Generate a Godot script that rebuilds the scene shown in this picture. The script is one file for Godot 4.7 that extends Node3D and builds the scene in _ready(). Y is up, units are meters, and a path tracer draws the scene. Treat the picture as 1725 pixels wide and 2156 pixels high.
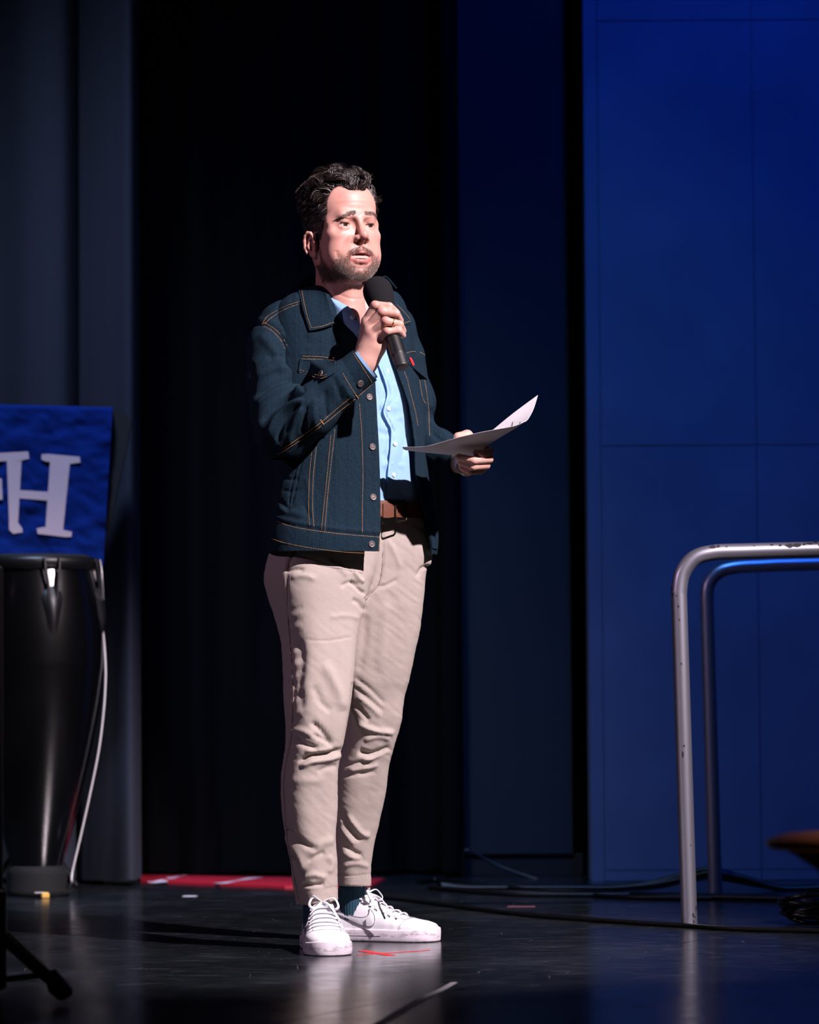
extends Node3D
# A man speaking into a microphone on a dark theatre stage.
# Photograph pixels (1725 x 2156) give directions; depths come from the floor or from the thing touched.

const FOC := 7125.0
var cam_pos := Vector3(0, 0.558, 7.5)
var cam_basis := Basis()
var M := {}
var used_names := {}

func P(x: float, y: float, z: float) -> Vector3:
	var d := cam_basis * Vector3((x - 862.5) / FOC, -(y - 1078.0) / FOC, -1.0)
	return cam_pos + d * ((z - cam_pos.z) / d.z)

func on_floor(x: float, y: float, h := 0.0) -> Vector3:
	var d := cam_basis * Vector3((x - 862.5) / FOC, -(y - 1078.0) / FOC, -1.0)
	return cam_pos + d * ((h - cam_pos.y) / d.y)

func pixel(w: Vector3) -> Vector2:
	var c := (w - cam_pos) * cam_basis
	return Vector2(862.5 - FOC * c.x / c.z, 1078.0 + FOC * c.y / c.z)

# ---------------------------------------------------------------- mesh building
class MB:
	var v := PackedVector3Array()
	var i := PackedInt32Array()
	var c := PackedColorArray()
	var n := PackedVector3Array()

	func quad(a: int, b: int, d: int, e: int, flip := false) -> void:
		if flip:
			i.append_array(PackedInt32Array([a, d, b, a, e, d]))
		else:
			i.append_array(PackedInt32Array([a, b, d, a, d, e]))

	func grid(rows: Array, close_u := false, flip := false) -> int:
		var base := v.size()
		var m: int = rows[0].size()
		for r in rows:
			v.append_array(r)
		for a in rows.size() - 1:
			for b in (m if close_u else m - 1):
				var b2 := (b + 1) % m
				quad(base + a * m + b, base + a * m + b2, base + (a + 1) * m + b2, base + (a + 1) * m + b, flip)
		return base

	func fan(ring: PackedVector3Array, flip := false) -> void:
		var mid := Vector3.ZERO
		for p in ring:
			mid += p
		var base := v.size()
		v.append(mid / ring.size())
		v.append_array(ring)
		for k in ring.size():
			var a := base + 1 + k
			var b := base + 1 + (k + 1) % ring.size()
			if flip:
				i.append_array(PackedInt32Array([base, b, a]))
			else:
				i.append_array(PackedInt32Array([base, a, b]))

	func face(p: PackedVector3Array) -> void:
		var base := v.size()
		v.append_array(p)
		for k in range(1, p.size() - 1):
			i.append_array(PackedInt32Array([base, base + k, base + k + 1]))

	func box(xf: Transform3D, s: Vector3, bevel := 0.0) -> void:
		# a box with chamfered edges
		var h := s * 0.5
		var bv := minf(bevel, minf(h.x, minf(h.y, h.z)) * 0.9)
		for axis in 3:
			for sg in [-1.0, 1.0]:
				var u := (axis + 1) % 3
				var w := (axis + 2) % 3
				var p := PackedVector3Array()
				for q in [[-1, -1], [1, -1], [1, 1], [-1, 1]]:
					var t := Vector3.ZERO
					t[axis] = sg * h[axis]
					t[u] = q[0] * (h[u] - bv)
					t[w] = q[1] * (h[w] - bv)
					p.append(xf * t)
				if sg > 0:
					p.reverse()
				face(p)
		if bv > 0.0:
			for axis in 3:
				var u := (axis + 1) % 3
				var w := (axis + 2) % 3
				for q in [[-1, -1], [1, -1], [1, 1], [-1, 1]]:
					var p := PackedVector3Array()
					for e in [[-1.0, 0], [1.0, 0], [1.0, 1], [-1.0, 1]]:
						var t := Vector3.ZERO
						t[axis] = e[0] * (h[axis] - bv)
						t[u] = q[0] * (h[u] - (bv if e[1] == 0 else 0.0))
						t[w] = q[1] * (h[w] - (0.0 if e[1] == 0 else bv))
						p.append(xf * t)
					if q[0] * q[1] < 0:
						p.reverse()
					face(p)
			for sx in [-1, 1]:
				for sy in [-1, 1]:
					for sz in [-1, 1]:
						var p := PackedVector3Array([xf * Vector3(sx * h.x, sy * (h.y - bv), sz * (h.z - bv)), xf * Vector3(sx * (h.x - bv), sy * h.y, sz * (h.z - bv)), xf * Vector3(sx * (h.x - bv), sy * (h.y - bv), sz * h.z)])
						if sx * sy * sz > 0:
							p.reverse()
						face(p)

	func tube(path: PackedVector3Array, radii: PackedFloat32Array, sides := 8, caps := true, squash := 1.0, up := Vector3.ZERO) -> void:
		var rows := []
		var nrm := up if up != Vector3.ZERO else Vector3(0.31, 0.83, 0.47)
		for k in path.size():
			var t := path[mini(k + 1, path.size() - 1)] - path[maxi(k - 1, 0)]
			t = t.normalized() if t.length() > 1e-9 else Vector3.UP
			nrm = (nrm - t * nrm.dot(t))
			nrm = nrm.normalized() if nrm.length() > 1e-6 else t.cross(Vector3(0.7, 0.1, 0.7)).normalized()
			var b := t.cross(nrm)
			var r: float = radii[mini(k, radii.size() - 1)]
			var ring := PackedVector3Array()
			for s in sides:
				var an := TAU * s / sides
				ring.append(path[k] + (nrm * cos(an) * squash + b * sin(an)) * r)
			rows.append(ring)
		grid(rows, true, true)
		if caps:
			fan(rows[0], false)
			fan(rows[-1], true)

	func lathe(profile: PackedVector2Array, seg: int, xf := Transform3D()) -> void:
		var rows := []
		for q in profile:
			var ring := PackedVector3Array()
			for s in seg:
				var an := TAU * s / seg
				ring.append(xf * Vector3(cos(an) * q.x, q.y, sin(an) * q.x))
			rows.append(ring)
		grid(rows, true, false)

	func append(o: MB, xf := Transform3D()) -> void:
		var base := v.size()
		for p in o.v:
			v.append(xf * p)
		for k in o.i:
			i.append(base + k)
		c.append_array(o.c)

	func normals() -> PackedVector3Array:
		var nn := PackedVector3Array()
		nn.resize(v.size())
		for k in range(0, i.size(), 3):
			var a := i[k]
			var b := i[k + 1]
			var d := i[k + 2]
			var f := (v[d] - v[a]).cross(v[b] - v[a])
			nn[a] += f
			nn[b] += f
			nn[d] += f
		for k in nn.size():
			nn[k] = nn[k].normalized() if nn[k].length_squared() > 1e-24 else Vector3.UP
		return nn

	func mesh() -> ArrayMesh:
		var arr := []
		arr.resize(Mesh.ARRAY_MAX)
		arr[Mesh.ARRAY_VERTEX] = v
		arr[Mesh.ARRAY_NORMAL] = n if n.size() == v.size() else normals()
		arr[Mesh.ARRAY_INDEX] = i
		if c.size() == v.size():
			arr[Mesh.ARRAY_COLOR] = c
		var m := ArrayMesh.new()
		m.add_surface_from_arrays(Mesh.PRIMITIVE_TRIANGLES, arr)
		return m

func numbered(called: String) -> String:
	var k: int = used_names.get(called, 0)
	used_names[called] = k + 1
	return called if k == 0 else "%s_%03d" % [called, k]

func thing(called: String, label: String, category: String, at := Vector3.ZERO, group := "") -> Node3D:
	var o := Node3D.new()
	o.name = numbered(called)
	add_child(o, true)
	o.position = at
	tag(o, label, category, group)
	return o

func tag(o: Node, label: String, category: String, group := "") -> void:
	o.set_meta("label", label)
	o.set_meta("category", category)
	if group:
		o.set_meta("group", group)

func part(mb: MB, called: String, m: Material, parent: Node3D, label := "", stuff := false) -> MeshInstance3D:
	var o := MeshInstance3D.new()
	o.name = called
	if parent != self:
		var off := Vector3.ZERO
		var q: Node = parent
		while q != self:
			off += (q as Node3D).position
			q = q.get_parent()
		if off != Vector3.ZERO:
			# the caller keeps its points in world coordinates
			var moved := MB.new()
			moved.v = mb.v.duplicate()
			moved.i = mb.i
			moved.c = mb.c
			moved.n = mb.n
			for k in moved.v.size():
				moved.v[k] -= off
			mb = moved
	o.mesh = mb.mesh()
	o.material_override = null
	o.mesh.surface_set_material(0, m)
	if parent == self:
		o.name = numbered(called)
	parent.add_child(o, true)
	if label:
		o.set_meta("label", label)
	if stuff:
		o.set_meta("kind", "stuff")
	return o

func structure(mb: MB, called: String, m: Material) -> MeshInstance3D:
	var o := part(mb, called, m, self)
	o.set_meta("kind", "structure")
	return o

# smooth curve through points (Catmull-Rom)
func curve(pts: PackedVector3Array, per: int) -> PackedVector3Array:
	var out := PackedVector3Array()
	for k in pts.size() - 1:
		var a := pts[maxi(k - 1, 0)]
		var b := pts[k]
		var c := pts[k + 1]
		var d := pts[mini(k + 2, pts.size() - 1)]
		for s in per:
			out.append(b.cubic_interpolate(c, a, d, float(s) / per))
	out.append(pts[-1])
	return out

func fcurve(pts: PackedFloat32Array, per: int) -> PackedFloat32Array:
	var out := PackedFloat32Array()
	for k in pts.size() - 1:
		for s in per:
			out.append(cubic_interpolate(pts[k], pts[k + 1], pts[maxi(k - 1, 0)], pts[mini(k + 2, pts.size() - 1)], float(s) / per))
	out.append(pts[-1])
	return out

# ---------------------------------------------------------------- materials
func mat(called: String, c: Color, rough := 0.7, metal := 0.0, spec := 0.5) -> StandardMaterial3D:
	var m := StandardMaterial3D.new()
	m.resource_name = called
	m.albedo_color = c
	m.roughness = rough
	m.metallic = metal
	m.metallic_specular = spec
	M[called] = m
	return m

func noise_image(size: int, freq: float, seed_: int, kind := FastNoiseLite.TYPE_SIMPLEX_SMOOTH, octaves := 4) -> Image:
	var f := FastNoiseLite.new()
	f.noise_type = kind
	f.frequency = freq
	f.seed = seed_
	f.fractal_octaves = octaves
	return f.get_seamless_image(size, size)

func weave_texture(size: int, slope: int, depth: float, seed_: int) -> Array:
	# twill weave: [albedo modulation, height]
	var rng := RandomNumberGenerator.new()
	rng.seed = seed_
	var nz := noise_image(size, 0.02, seed_)
	var al := Image.create(size, size, false, Image.FORMAT_RGB8)
	var hh := Image.create(size, size, false, Image.FORMAT_RGB8)
	var warp := PackedFloat32Array()
	for x in size:
		warp.append(rng.randf_range(-1, 1))
	for y in size:
		for x in size:
			var k := (x + y * slope) % 8
			var t := absf(k - 3.5) / 4.0
			var g: float = 1.0 - depth * t + warp[x] * depth * 0.35 + rng.randf_range(-0.5, 0.5) * depth * 0.9 + (nz.get_pixel(x, y).r - 0.5) * depth * 0.5
			g = clampf(g - 0.1, 0, 1)
			al.set_pixel(x, y, Color(g, g, g))
			var e := clampf(1.0 - t, 0, 1)
			hh.set_pixel(x, y, Color(e, e, e))
	return [ImageTexture.create_from_image(al), ImageTexture.create_from_image(hh)]

func cloth(called: String, c: Color, tex: Array, scale: float, rough: float, relief: float) -> StandardMaterial3D:
	var m := mat(called, c, rough, 0.0, 0.25)
	m.albedo_texture = tex[0]
	m.uv1_triplanar = true
	m.uv1_scale = Vector3.ONE * scale
	m.heightmap_enabled = true
	m.heightmap_texture = tex[1]
	m.heightmap_scale = relief
	return m

func make_materials() -> void:
	var twill := weave_texture(256, 1, 0.62, 5)
	var poplin := weave_texture(128, 3, 0.05, 9)
	cloth("denim", Color8(38, 66, 85), twill, 34.0, 0.85, 0.03)
	cloth("denim_inside", Color8(44, 72, 96), twill, 34.0, 0.9, 0.03)
	cloth("chino", Color8(196, 184, 175), poplin, 60.0, 0.8, 0.015)
	cloth("shirt", Color8(158, 202, 248), poplin, 80.0, 0.75, 0.01)
	cloth("towel", Color8(8, 44, 128), poplin, 22.0, 0.95, 0.08)
	cloth("curtain_black", Color8(10, 10, 12), poplin, 20.0, 0.95, 0.03)
	cloth("curtain_grey", Color8(58, 62, 74), poplin, 20.0, 0.95, 0.03)
	mat("thread", Color8(198, 148, 86), 0.7)
	mat("seam_thread", Color8(120, 104, 94), 0.8)
	mat("thread_pale", Color8(190, 176, 160), 0.7)
	mat("black_plastic", Color8(14, 14, 15), 0.45)
	mat("black_metal", Color8(12, 12, 13), 0.4, 0.0)
	mat("black_paint", Color8(9, 9, 10), 0.7)
	mat("black_gloss", Color8(6, 6, 7), 0.16)
	M.black_gloss.clearcoat_enabled = true
	M.black_gloss.clearcoat = 0.6
	M.black_gloss.clearcoat_roughness = 0.12
	mat("drum_lacquer", Color8(4, 4, 5), 0.2, 0.0, 0.9)
	mat("cable", Color8(10, 10, 11), 0.4)
	mat("chrome", Color8(200, 200, 205), 0.2, 1.0)
	mat("rail_paint", Color8(192, 192, 208), 0.36, 0.88)
	mat("chip", Color8(28, 24, 34), 0.7)
	mat("letter", Color8(196, 174, 182), 0.9)
	mat("desk_black", Color8(4, 4, 5), 0.85)
	mat("red_tape", Color8(214, 40, 44), 0.6)
	mat("red_mat", Color8(182, 24, 46), 0.55)
	mat("white_mark", Color8(220, 214, 224), 0.5)
	mat("wood", Color8(196, 130, 66), 0.5)
	mat("pale_wood", Color8(230, 180, 90), 0.6)
	mat("white_plastic", Color8(210, 205, 205), 0.5)
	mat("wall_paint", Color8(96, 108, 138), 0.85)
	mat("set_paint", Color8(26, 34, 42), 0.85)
	var wn := noise_image(512, 0.006, 31)
	for nm in ["wall_paint", "set_paint"]:
		var im := Image.create(512, 512, false, Image.FORMAT_RGB8)
		for y in 512:
			for x in 512:
				var g := 0.9 + 0.1 * wn.get_pixel(x, y).r
				im.set_pixel(x, y, Color(g, g, g))
		M[nm].albedo_texture = ImageTexture.create_from_image(im)
		M[nm].uv1_triplanar = true
		M[nm].uv1_world_triplanar = true
		M[nm].uv1_scale = Vector3.ONE * 0.6
	make_floor_material()

func make_floor_material() -> void:
	# worn black vinyl: scuffs, scratches and specks, mostly running across the stage
	var size := 2048
	var rng := RandomNumberGenerator.new()
	rng.seed = 77
	var im := Image.create(size, size, false, Image.FORMAT_RGB8)
	var n1 := noise_image(512, 0.008, 3)
	var n2 := noise_image(512, 0.05, 4)
	var small := Image.create(512, 512, false, Image.FORMAT_RGB8)
	for y in 512:
		for x in 512:
			var g := 0.10 + 0.12 * maxf(0.0, n1.get_pixel(x, y).r - 0.45) + 0.02 * maxf(0.0, n2.get_pixel(x, y).r - 0.5)
			small.set_pixel(x, y, Color(g * 0.9, g * 1.02 + 0.004, g * 1.15 + 0.008))
	small.resize(size, size, Image.INTERPOLATE_BILINEAR)
	im.copy_from(small)
	for k in 5200:
		var p := Vector2(rng.randf() * size, rng.randf() * size)
		var an := rng.randfn(0.0, 0.16) if rng.randf() < 0.85 else rng.randf() * TAU
		var ln: float = 6.0 + absf(rng.randfn(0, 1)) * 55.0
		var bend := rng.randfn(0, 0.004)
		var g: float = 0.16 + 0.6 * pow(rng.randf(), 3.0)
		var c := Color(g, g * rng.randf_range(0.92, 1.02), g * rng.randf_range(0.95, 1.08))
		var thick := 1 if rng.randf() < 0.85 else 2
		var steps := int(ln)
		for s in steps:
			var fade := minf(1.0, 4.0 * minf(s, steps - s) / ln)
			for t in thick:
				var px := posmod(int(p.x), size)
				var py := posmod(int(p.y) + t, size)
				im.set_pixel(px, py, im.get_pixel(px, py).lerp(c, fade * 0.85))
			p += Vector2(cos(an), sin(an))
			an += bend
	for k in 700:
		var x := rng.randi() % size
		var y := rng.randi() % size
		var g := rng.randf_range(0.15, 0.6)
		im.set_pixel(x, y, Color(g, g, g))
	var rim := Image.create(512, 512, false, Image.FORMAT_RGB8)
	for y in 512:
		for x in 512:
			var g := 0.75 + 0.3 * (n1.get_pixel(x, y).r - 0.5) + 0.25 * (n2.get_pixel(x, y).r - 0.5)
			rim.set_pixel(x, y, Color(g, g, g))
	var m := mat("floor_vinyl", Color(1, 1, 1), 0.27)
	m.albedo_texture = ImageTexture.create_from_image(im)
	m.roughness_texture = ImageTexture.create_from_image(rim)
	m.metallic_specular = 0.6
	m.uv1_triplanar = true
	m.uv1_world_triplanar = true
	m.uv1_scale = Vector3.ONE * 0.42

# ---------------------------------------------------------------- light, camera
func spot(called: String, label: String, at: Vector3, to: Vector3, c: Color, energy: float, angle: float, soft: float, size: float) -> void:
	# a stage lantern: housing, yoke and glowing lens with its light just in front of it
	var dir := (to - at).normalized()
	var t := thing(called, label, "stage light", at)
	var xf := Transform3D(Basis(Quaternion(Vector3.UP, -dir)), at)
	var mb := MB.new()
	mb.lathe(PackedVector2Array([Vector2(0.0, 0.42), Vector2(0.07, 0.42), Vector2(0.1, 0.36), Vector2(0.1, 0.1), Vector2(0.115, 0.08), Vector2(0.115, 0.0), Vector2(0.09, 0.0), Vector2(0.09, 0.03)]), 24, xf)
	part(mb, "housing", M.black_metal, t)
	mb = MB.new()
	mb.lathe(PackedVector2Array([Vector2(0.0, 0.012), Vector2(0.05, 0.018), Vector2(0.09, 0.03)]), 24, xf)
	var glow := mat(called + "_lens", c, 0.3)
	glow.emission_enabled = true
	glow.emission = c
	glow.emission_energy_multiplier = 2.0
	part(mb, "lens", glow, t)
	mb = MB.new()
	var side := dir.cross(Vector3.UP).normalized()
	var mid := at - dir * 0.22
	mb.tube(PackedVector3Array([mid + side * 0.12, mid + side * 0.14 + Vector3.UP * 0.16, mid + Vector3.UP * 0.24, mid - side * 0.14 + Vector3.UP * 0.16, mid - side * 0.12]), PackedFloat32Array([0.012]), 6)
	part(mb, "yoke", M.black_metal, t)
	var l := SpotLight3D.new()
	l.name = "beam"
	t.add_child(l)
	l.position = dir * 0.03
	l.basis = Basis.looking_at(dir, Vector3.UP)
	l.light_color = c
	l.light_energy = energy
	l.spot_angle = angle
	l.spot_angle_attenuation = soft
	l.spot_range = 30.0
	l.spot_attenuation = 2.0
	l.light_size = size
	l.shadow_enabled = true
# ---------------------------------------------------------------- the setting
func box_part(called: String, lo: Vector3, hi: Vector3, m: Material, parent: Node3D, bevel := 0.0) -> MeshInstance3D:
	var mb := MB.new()
	mb.box(Transform3D(Basis(), (lo + hi) * 0.5), hi - lo, bevel)
	return part(mb, called, m, parent)

func build_setting() -> void:
	# floor: sheets of worn black vinyl laid at an angle over a black deck
	var mb := MB.new()
	mb.box(Transform3D(Basis(), Vector3(0, -0.06, 0.0)), Vector3(10.0, 0.1, 10.4))
	var fl := structure(mb, "floor", M.black_paint)
	var t := Vector3(0.42, 0, -0.9075).normalized()
	var nn := Vector3(0.9075, 0, 0.42).normalized()
	var cols := [-4.0, -2.78, -1.56, -0.98, 0.47, 1.69, 2.9, 4.1]
	var cross := [0.2, 1.1, -0.4, 0.9, 0.97, -0.15, 0.6]
	for k in cols.size() - 1:
		var s: float = cross[k] - 2.44 * 3
		while s < 5.0:
			var s2 := s + 2.44
			var mid: Vector3 = nn * ((cols[k] + cols[k + 1]) * 0.5) + t * ((s + s2) * 0.5)
			if absf(mid.x) < 3.6 and mid.z > -4.4 and mid.z < 4.0:
				var b := MB.new()
				b.box(Transform3D(Basis(nn, Vector3.UP, -t), mid + Vector3(0, -0.004, 0)), Vector3(cols[k + 1] - cols[k] - 0.0025, 0.008, 2.44 - 0.0025), 0.0008)
				part(b, "floor_sheet", M.floor_vinyl, fl)
			s = s2
	# closing walls of the stage house, all black
	for w in [["wall_back", Vector3(-5, -0.1, -5.2), Vector3(5, 7, -5.0)], ["wall_left", Vector3(-5.2, -0.1, -5.2), Vector3(-5.0, 7, 5.2)], ["wall_far_right", Vector3(5.0, -0.1, -5.2), Vector3(5.2, 7, 5.2)], ["ceiling", Vector3(-5.2, 7.0, -5.2), Vector3(5.2, 7.2, 5.2)]]:
		var b := MB.new()
		b.box(Transform3D(Basis(), (w[1] + w[2]) * 0.5), w[2] - w[1])
		structure(b, w[0], M.black_paint)
	# blue-lit wall of panels at the right
	var zw := -2.78
	var left := P(1236, 900, zw).x
	mb = MB.new()
	mb.box(Transform3D(Basis(), Vector3((left + 4.6) * 0.5, 2.6, zw - 0.08)), Vector3(4.6 - left, 5.2, 0.14), 0.002)
	var wl := structure(mb, "wall_right", M.wall_paint)
	var xs := [left, P(1265, 900, zw).x, P(1593, 900, zw).x, P(1921, 900, zw).x, 1.95, 2.42]
	var ys := [0.0, P(1500, 1832, zw).y, P(1500, 938, zw).y, P(1500, 43, zw).y, 3.9]
	for a in xs.size() - 1:
		if a == 0:
			box_part("panel", Vector3(xs[0], 0.0, zw - 0.01), Vector3(xs[1] - 0.0007, 3.9, zw), M.wall_paint, wl, 0.001)
			continue
		for b in ys.size() - 1:
			box_part("panel", Vector3(xs[a] + 0.0007, ys[b] + 0.0012, zw - 0.01), Vector3(xs[a + 1] - 0.0017, ys[b + 1] - 0.0012, zw + 0.0006), M.wall_paint, wl, 0.001)
	# recessed panel left of it, over a black kick board
	var zs := -3.12
	mb = MB.new()
	var sl := P(966, 400, zs).x
	var se := P(1200, 1000, zs).x
	var lo_y := P(1090, 1799, zs).y
	mb.box(Transform3D(Basis(), Vector3((sl + se) * 0.5, (lo_y + 5.2) * 0.5, zs - 0.05)), Vector3(se - sl, 5.2 - lo_y, 0.1), 0.002)
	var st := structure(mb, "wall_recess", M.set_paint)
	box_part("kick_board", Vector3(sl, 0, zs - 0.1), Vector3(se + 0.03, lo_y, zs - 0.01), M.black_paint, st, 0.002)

func fold_sheet(xs: PackedFloat32Array, zs: PackedFloat32Array, y0: float, y1: float, wob: float, seed_: int) -> MB:
	# hanging cloth: a swept line with some slack, two-sided with thickness
	var nz := FastNoiseLite.new()
	nz.seed = seed_
	nz.frequency = 1.0
	var line := PackedVector3Array()
	for k in xs.size():
		line.append(Vector3(xs[k], 0, zs[k]))
	var c := curve(line, 8)
	var rows := []
	var back := []
	var steps := 26
	for s in steps + 1:
		var y := lerpf(y0, y1, pow(float(s) / steps, 1.5))
		var r := PackedVector3Array()
		var rb := PackedVector3Array()
		for k in c.size():
			var low := clampf(1.0 - (y - y0) / 0.5, 0, 1)
			var d := nz.get_noise_3d(c[k].x * 6.0, y * 0.7, 0) * wob * (1.0 + low * 1.2)
			var lift := (nz.get_noise_2d(c[k].x * 9.0, 7.0) + 0.3) * 0.012 if s == 0 else 0.0
			r.append(Vector3(c[k].x + d * 0.2, y + maxf(lift, 0.0), c[k].z + d))
			rb.append(Vector3(c[k].x + d * 0.2, y + maxf(lift, 0.0), c[k].z + d - 0.006))
		rows.append(r)
		back.append(rb)
	var mb := MB.new()
	mb.grid(rows, false, true)
	mb.grid(back, false, false)
	mb.grid([back[0], rows[0]], false, true)
	var le := []
	for e in [0, c.size() - 1]:
		var a := PackedVector3Array()
		var b := PackedVector3Array()
		for s in rows.size():
			a.append(rows[s][e])
			b.append(back[s][e])
		mb.grid([a, b], false, e == 0)
	return mb

func build_curtains() -> void:
	# grey masking curtain folds at the far left
	var z := -2.75
	var xa := P(-160, 900, z).x
	var xb := P(150, 900, z).x
	var xc := P(292, 900, z).x
	var o := part(fold_sheet(PackedFloat32Array([xa - 0.4, xa - 0.1, xa + 0.16, xb - 0.14, xb - 0.03, xb + 0.004]), PackedFloat32Array([z - 0.3, z - 0.22, z - 0.2, z - 0.07, z - 0.05, z - 0.16]), 0.012, 5.0, 0.006, 5), "stage_curtain", M.curtain_grey, self)
	tag(o, "grey stage curtain fold hanging behind the blue towel", "curtain")
	o = part(fold_sheet(PackedFloat32Array([xb + 0.008, xb + 0.012, xb + 0.04, xb + 0.12, xc - 0.02, xc]), PackedFloat32Array([z - 0.19, z - 0.12, z - 0.08, z + 0.0, z + 0.05, z - 0.06]), 0.012, 5.0, 0.004, 6), "stage_curtain", M.curtain_grey, self)
	tag(o, "narrow grey stage curtain fold beside the black backdrop curtain", "curtain")
	# black curtain behind the man
	var zb := -3.2
	var x0 := P(280, 900, zb).x
	var x1 := P(962, 900, zb).x
	var xs := PackedFloat32Array()
	var zz := PackedFloat32Array()
	var rng := RandomNumberGenerator.new()
	rng.seed = 12
	var n := 15
	for k in n + 1:
		xs.append(lerpf(x0 - 0.1, x1, float(k) / n))
		zz.append(zb - 0.06 + (0.05 if k % 2 == 0 else -0.03) * rng.randf_range(0.4, 1.2))
	o = part(fold_sheet(xs, zz, 0.01, 5.2, 0.02, 8), "backdrop_curtain", M.curtain_black, self)
	tag(o, "black backdrop curtain hanging behind the speaker", "curtain")
	# black leg curtain beside the recessed panel, with its bunched foot on the floor
	zb = -3.05
	o = part(fold_sheet(PackedFloat32Array([P(925, 900, zb).x, P(934, 900, zb).x, P(948, 900, zb).x, P(964, 900, zb).x, P(969, 900, zb).x]), PackedFloat32Array([zb - 0.08, zb, zb + 0.01, zb - 0.01, zb - 0.08]), 0.012, 5.2, 0.003, 9), "leg_curtain", M.curtain_black, self)
	tag(o, "narrow black leg curtain at the edge of the recessed blue panel", "curtain")

func build_rail(called: String, label: String, base_px: Vector2, bend: Array, right_px: Vector2, r: float, chips: bool) -> void:
	var b := on_floor(base_px.x, base_px.y)
	var t := thing(called, label, "handrail", b, "handrails of the stage steps")
	var pts := PackedVector3Array([b + Vector3(0, 0.0, 0), P(bend[0].x, bend[0].y, b.z)])
	for q in range(1, bend.size()):
		pts.append(P(bend[q].x, bend[q].y, b.z))
	var e := P(right_px.x, right_px.y, b.z)
	pts.append(e)
	var far := e + Vector3(0.75, 0.01, 0)
	pts.append(far)
	pts.append(far + Vector3(0.07, -0.03, 0))
	pts.append(far + Vector3(0.1, -0.1, 0))
	pts.append(Vector3(far.x + 0.1, 0.0, b.z))
	# straight runs stay straight: insert points close to the bends
	var dense := PackedVector3Array([pts[0], pts[0].lerp(pts[1], 0.5)])
	dense.append_array(curve(pts.slice(1, pts.size() - 1), 7))
	dense.append(pts[-2].lerp(pts[-1], 0.5))
	dense.append(pts[-1])
	var mb := MB.new()
	mb.tube(dense, PackedFloat32Array([r]), 28)
	part(mb, "tube", M.rail_paint, t)
	if not chips:
		return
	var rng := RandomNumberGenerator.new()
	rng.seed = 4
	# chips in the paint: [pixel x, pixel y, width, height]
	for c in [[1500, 1152, 16, 8], [1512, 1151, 7, 7], [1529, 1152, 5, 3], [1587, 1150, 4, 3], [1624, 1148, 8, 4], [1642, 1149, 9, 5], [1660, 1150, 20, 9], [1676, 1149, 22, 9], [1692, 1147, 8, 6], [1704, 1145, 16, 5], [1717, 1143, 12, 6], [1724, 1148, 6, 8], [1424, 1255, 3, 4], [1428, 1277, 4, 7], [1430, 1305, 4, 4], [1434, 1398, 3, 6], [1415, 1240, 3, 10], [1416, 1252, 3, 9], [1437, 1588, 4, 14], [1440, 1570, 4, 6], [1453, 1779, 3, 3], [1459, 1926, 5, 12], [1460, 1940, 5, 10], [1465, 1912, 3, 14], [1463, 1930, 3, 6]]:
		var axis_a := dense[0]
		var best := 1e9
		var at := P(c[0], c[1], b.z)
		var ax := at
		for k in dense.size() - 1:
			var q := Geometry3D.get_closest_point_to_segment(at, dense[k], dense[k + 1])
			if q.distance_to(at) < best:
				best = q.distance_to(at)
				ax = q
		var off := at - ax
		off = off.limit_length(r * 0.97)
		var nrm := (off + Vector3(0, 0, sqrt(maxf(r * r - off.length_squared(), 1e-8)))).normalized()
		var p := PackedVector3Array()
		for k in 9:
			var an := TAU * k / 9
			var rr := rng.randf_range(0.65, 1.1)
			var q := at + Vector3(cos(an) * c[2] * 0.5 * rr / 860.0, sin(an) * c[3] * 0.5 * rr / 860.0, 0)
			var o2 := q - ax
			var along := Vector3.ZERO
			if c[0] > 1480:
				along = Vector3(o2.x, 0, 0)
			else:
				along = Vector3(0, o2.y, 0)
			o2 -= along
			o2 = o2.limit_length(r * 0.995)
			o2.z = sqrt(maxf(r * r - o2.x * o2.x - o2.y * o2.y, 0.0))
			p.append(ax + along + o2 * 1.03)
		mb = MB.new()
		mb.fan(p)
		mb.v[0] = ax + nrm * r * 1.03
		part(mb, "paint_chip", M.chip, t)

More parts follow.
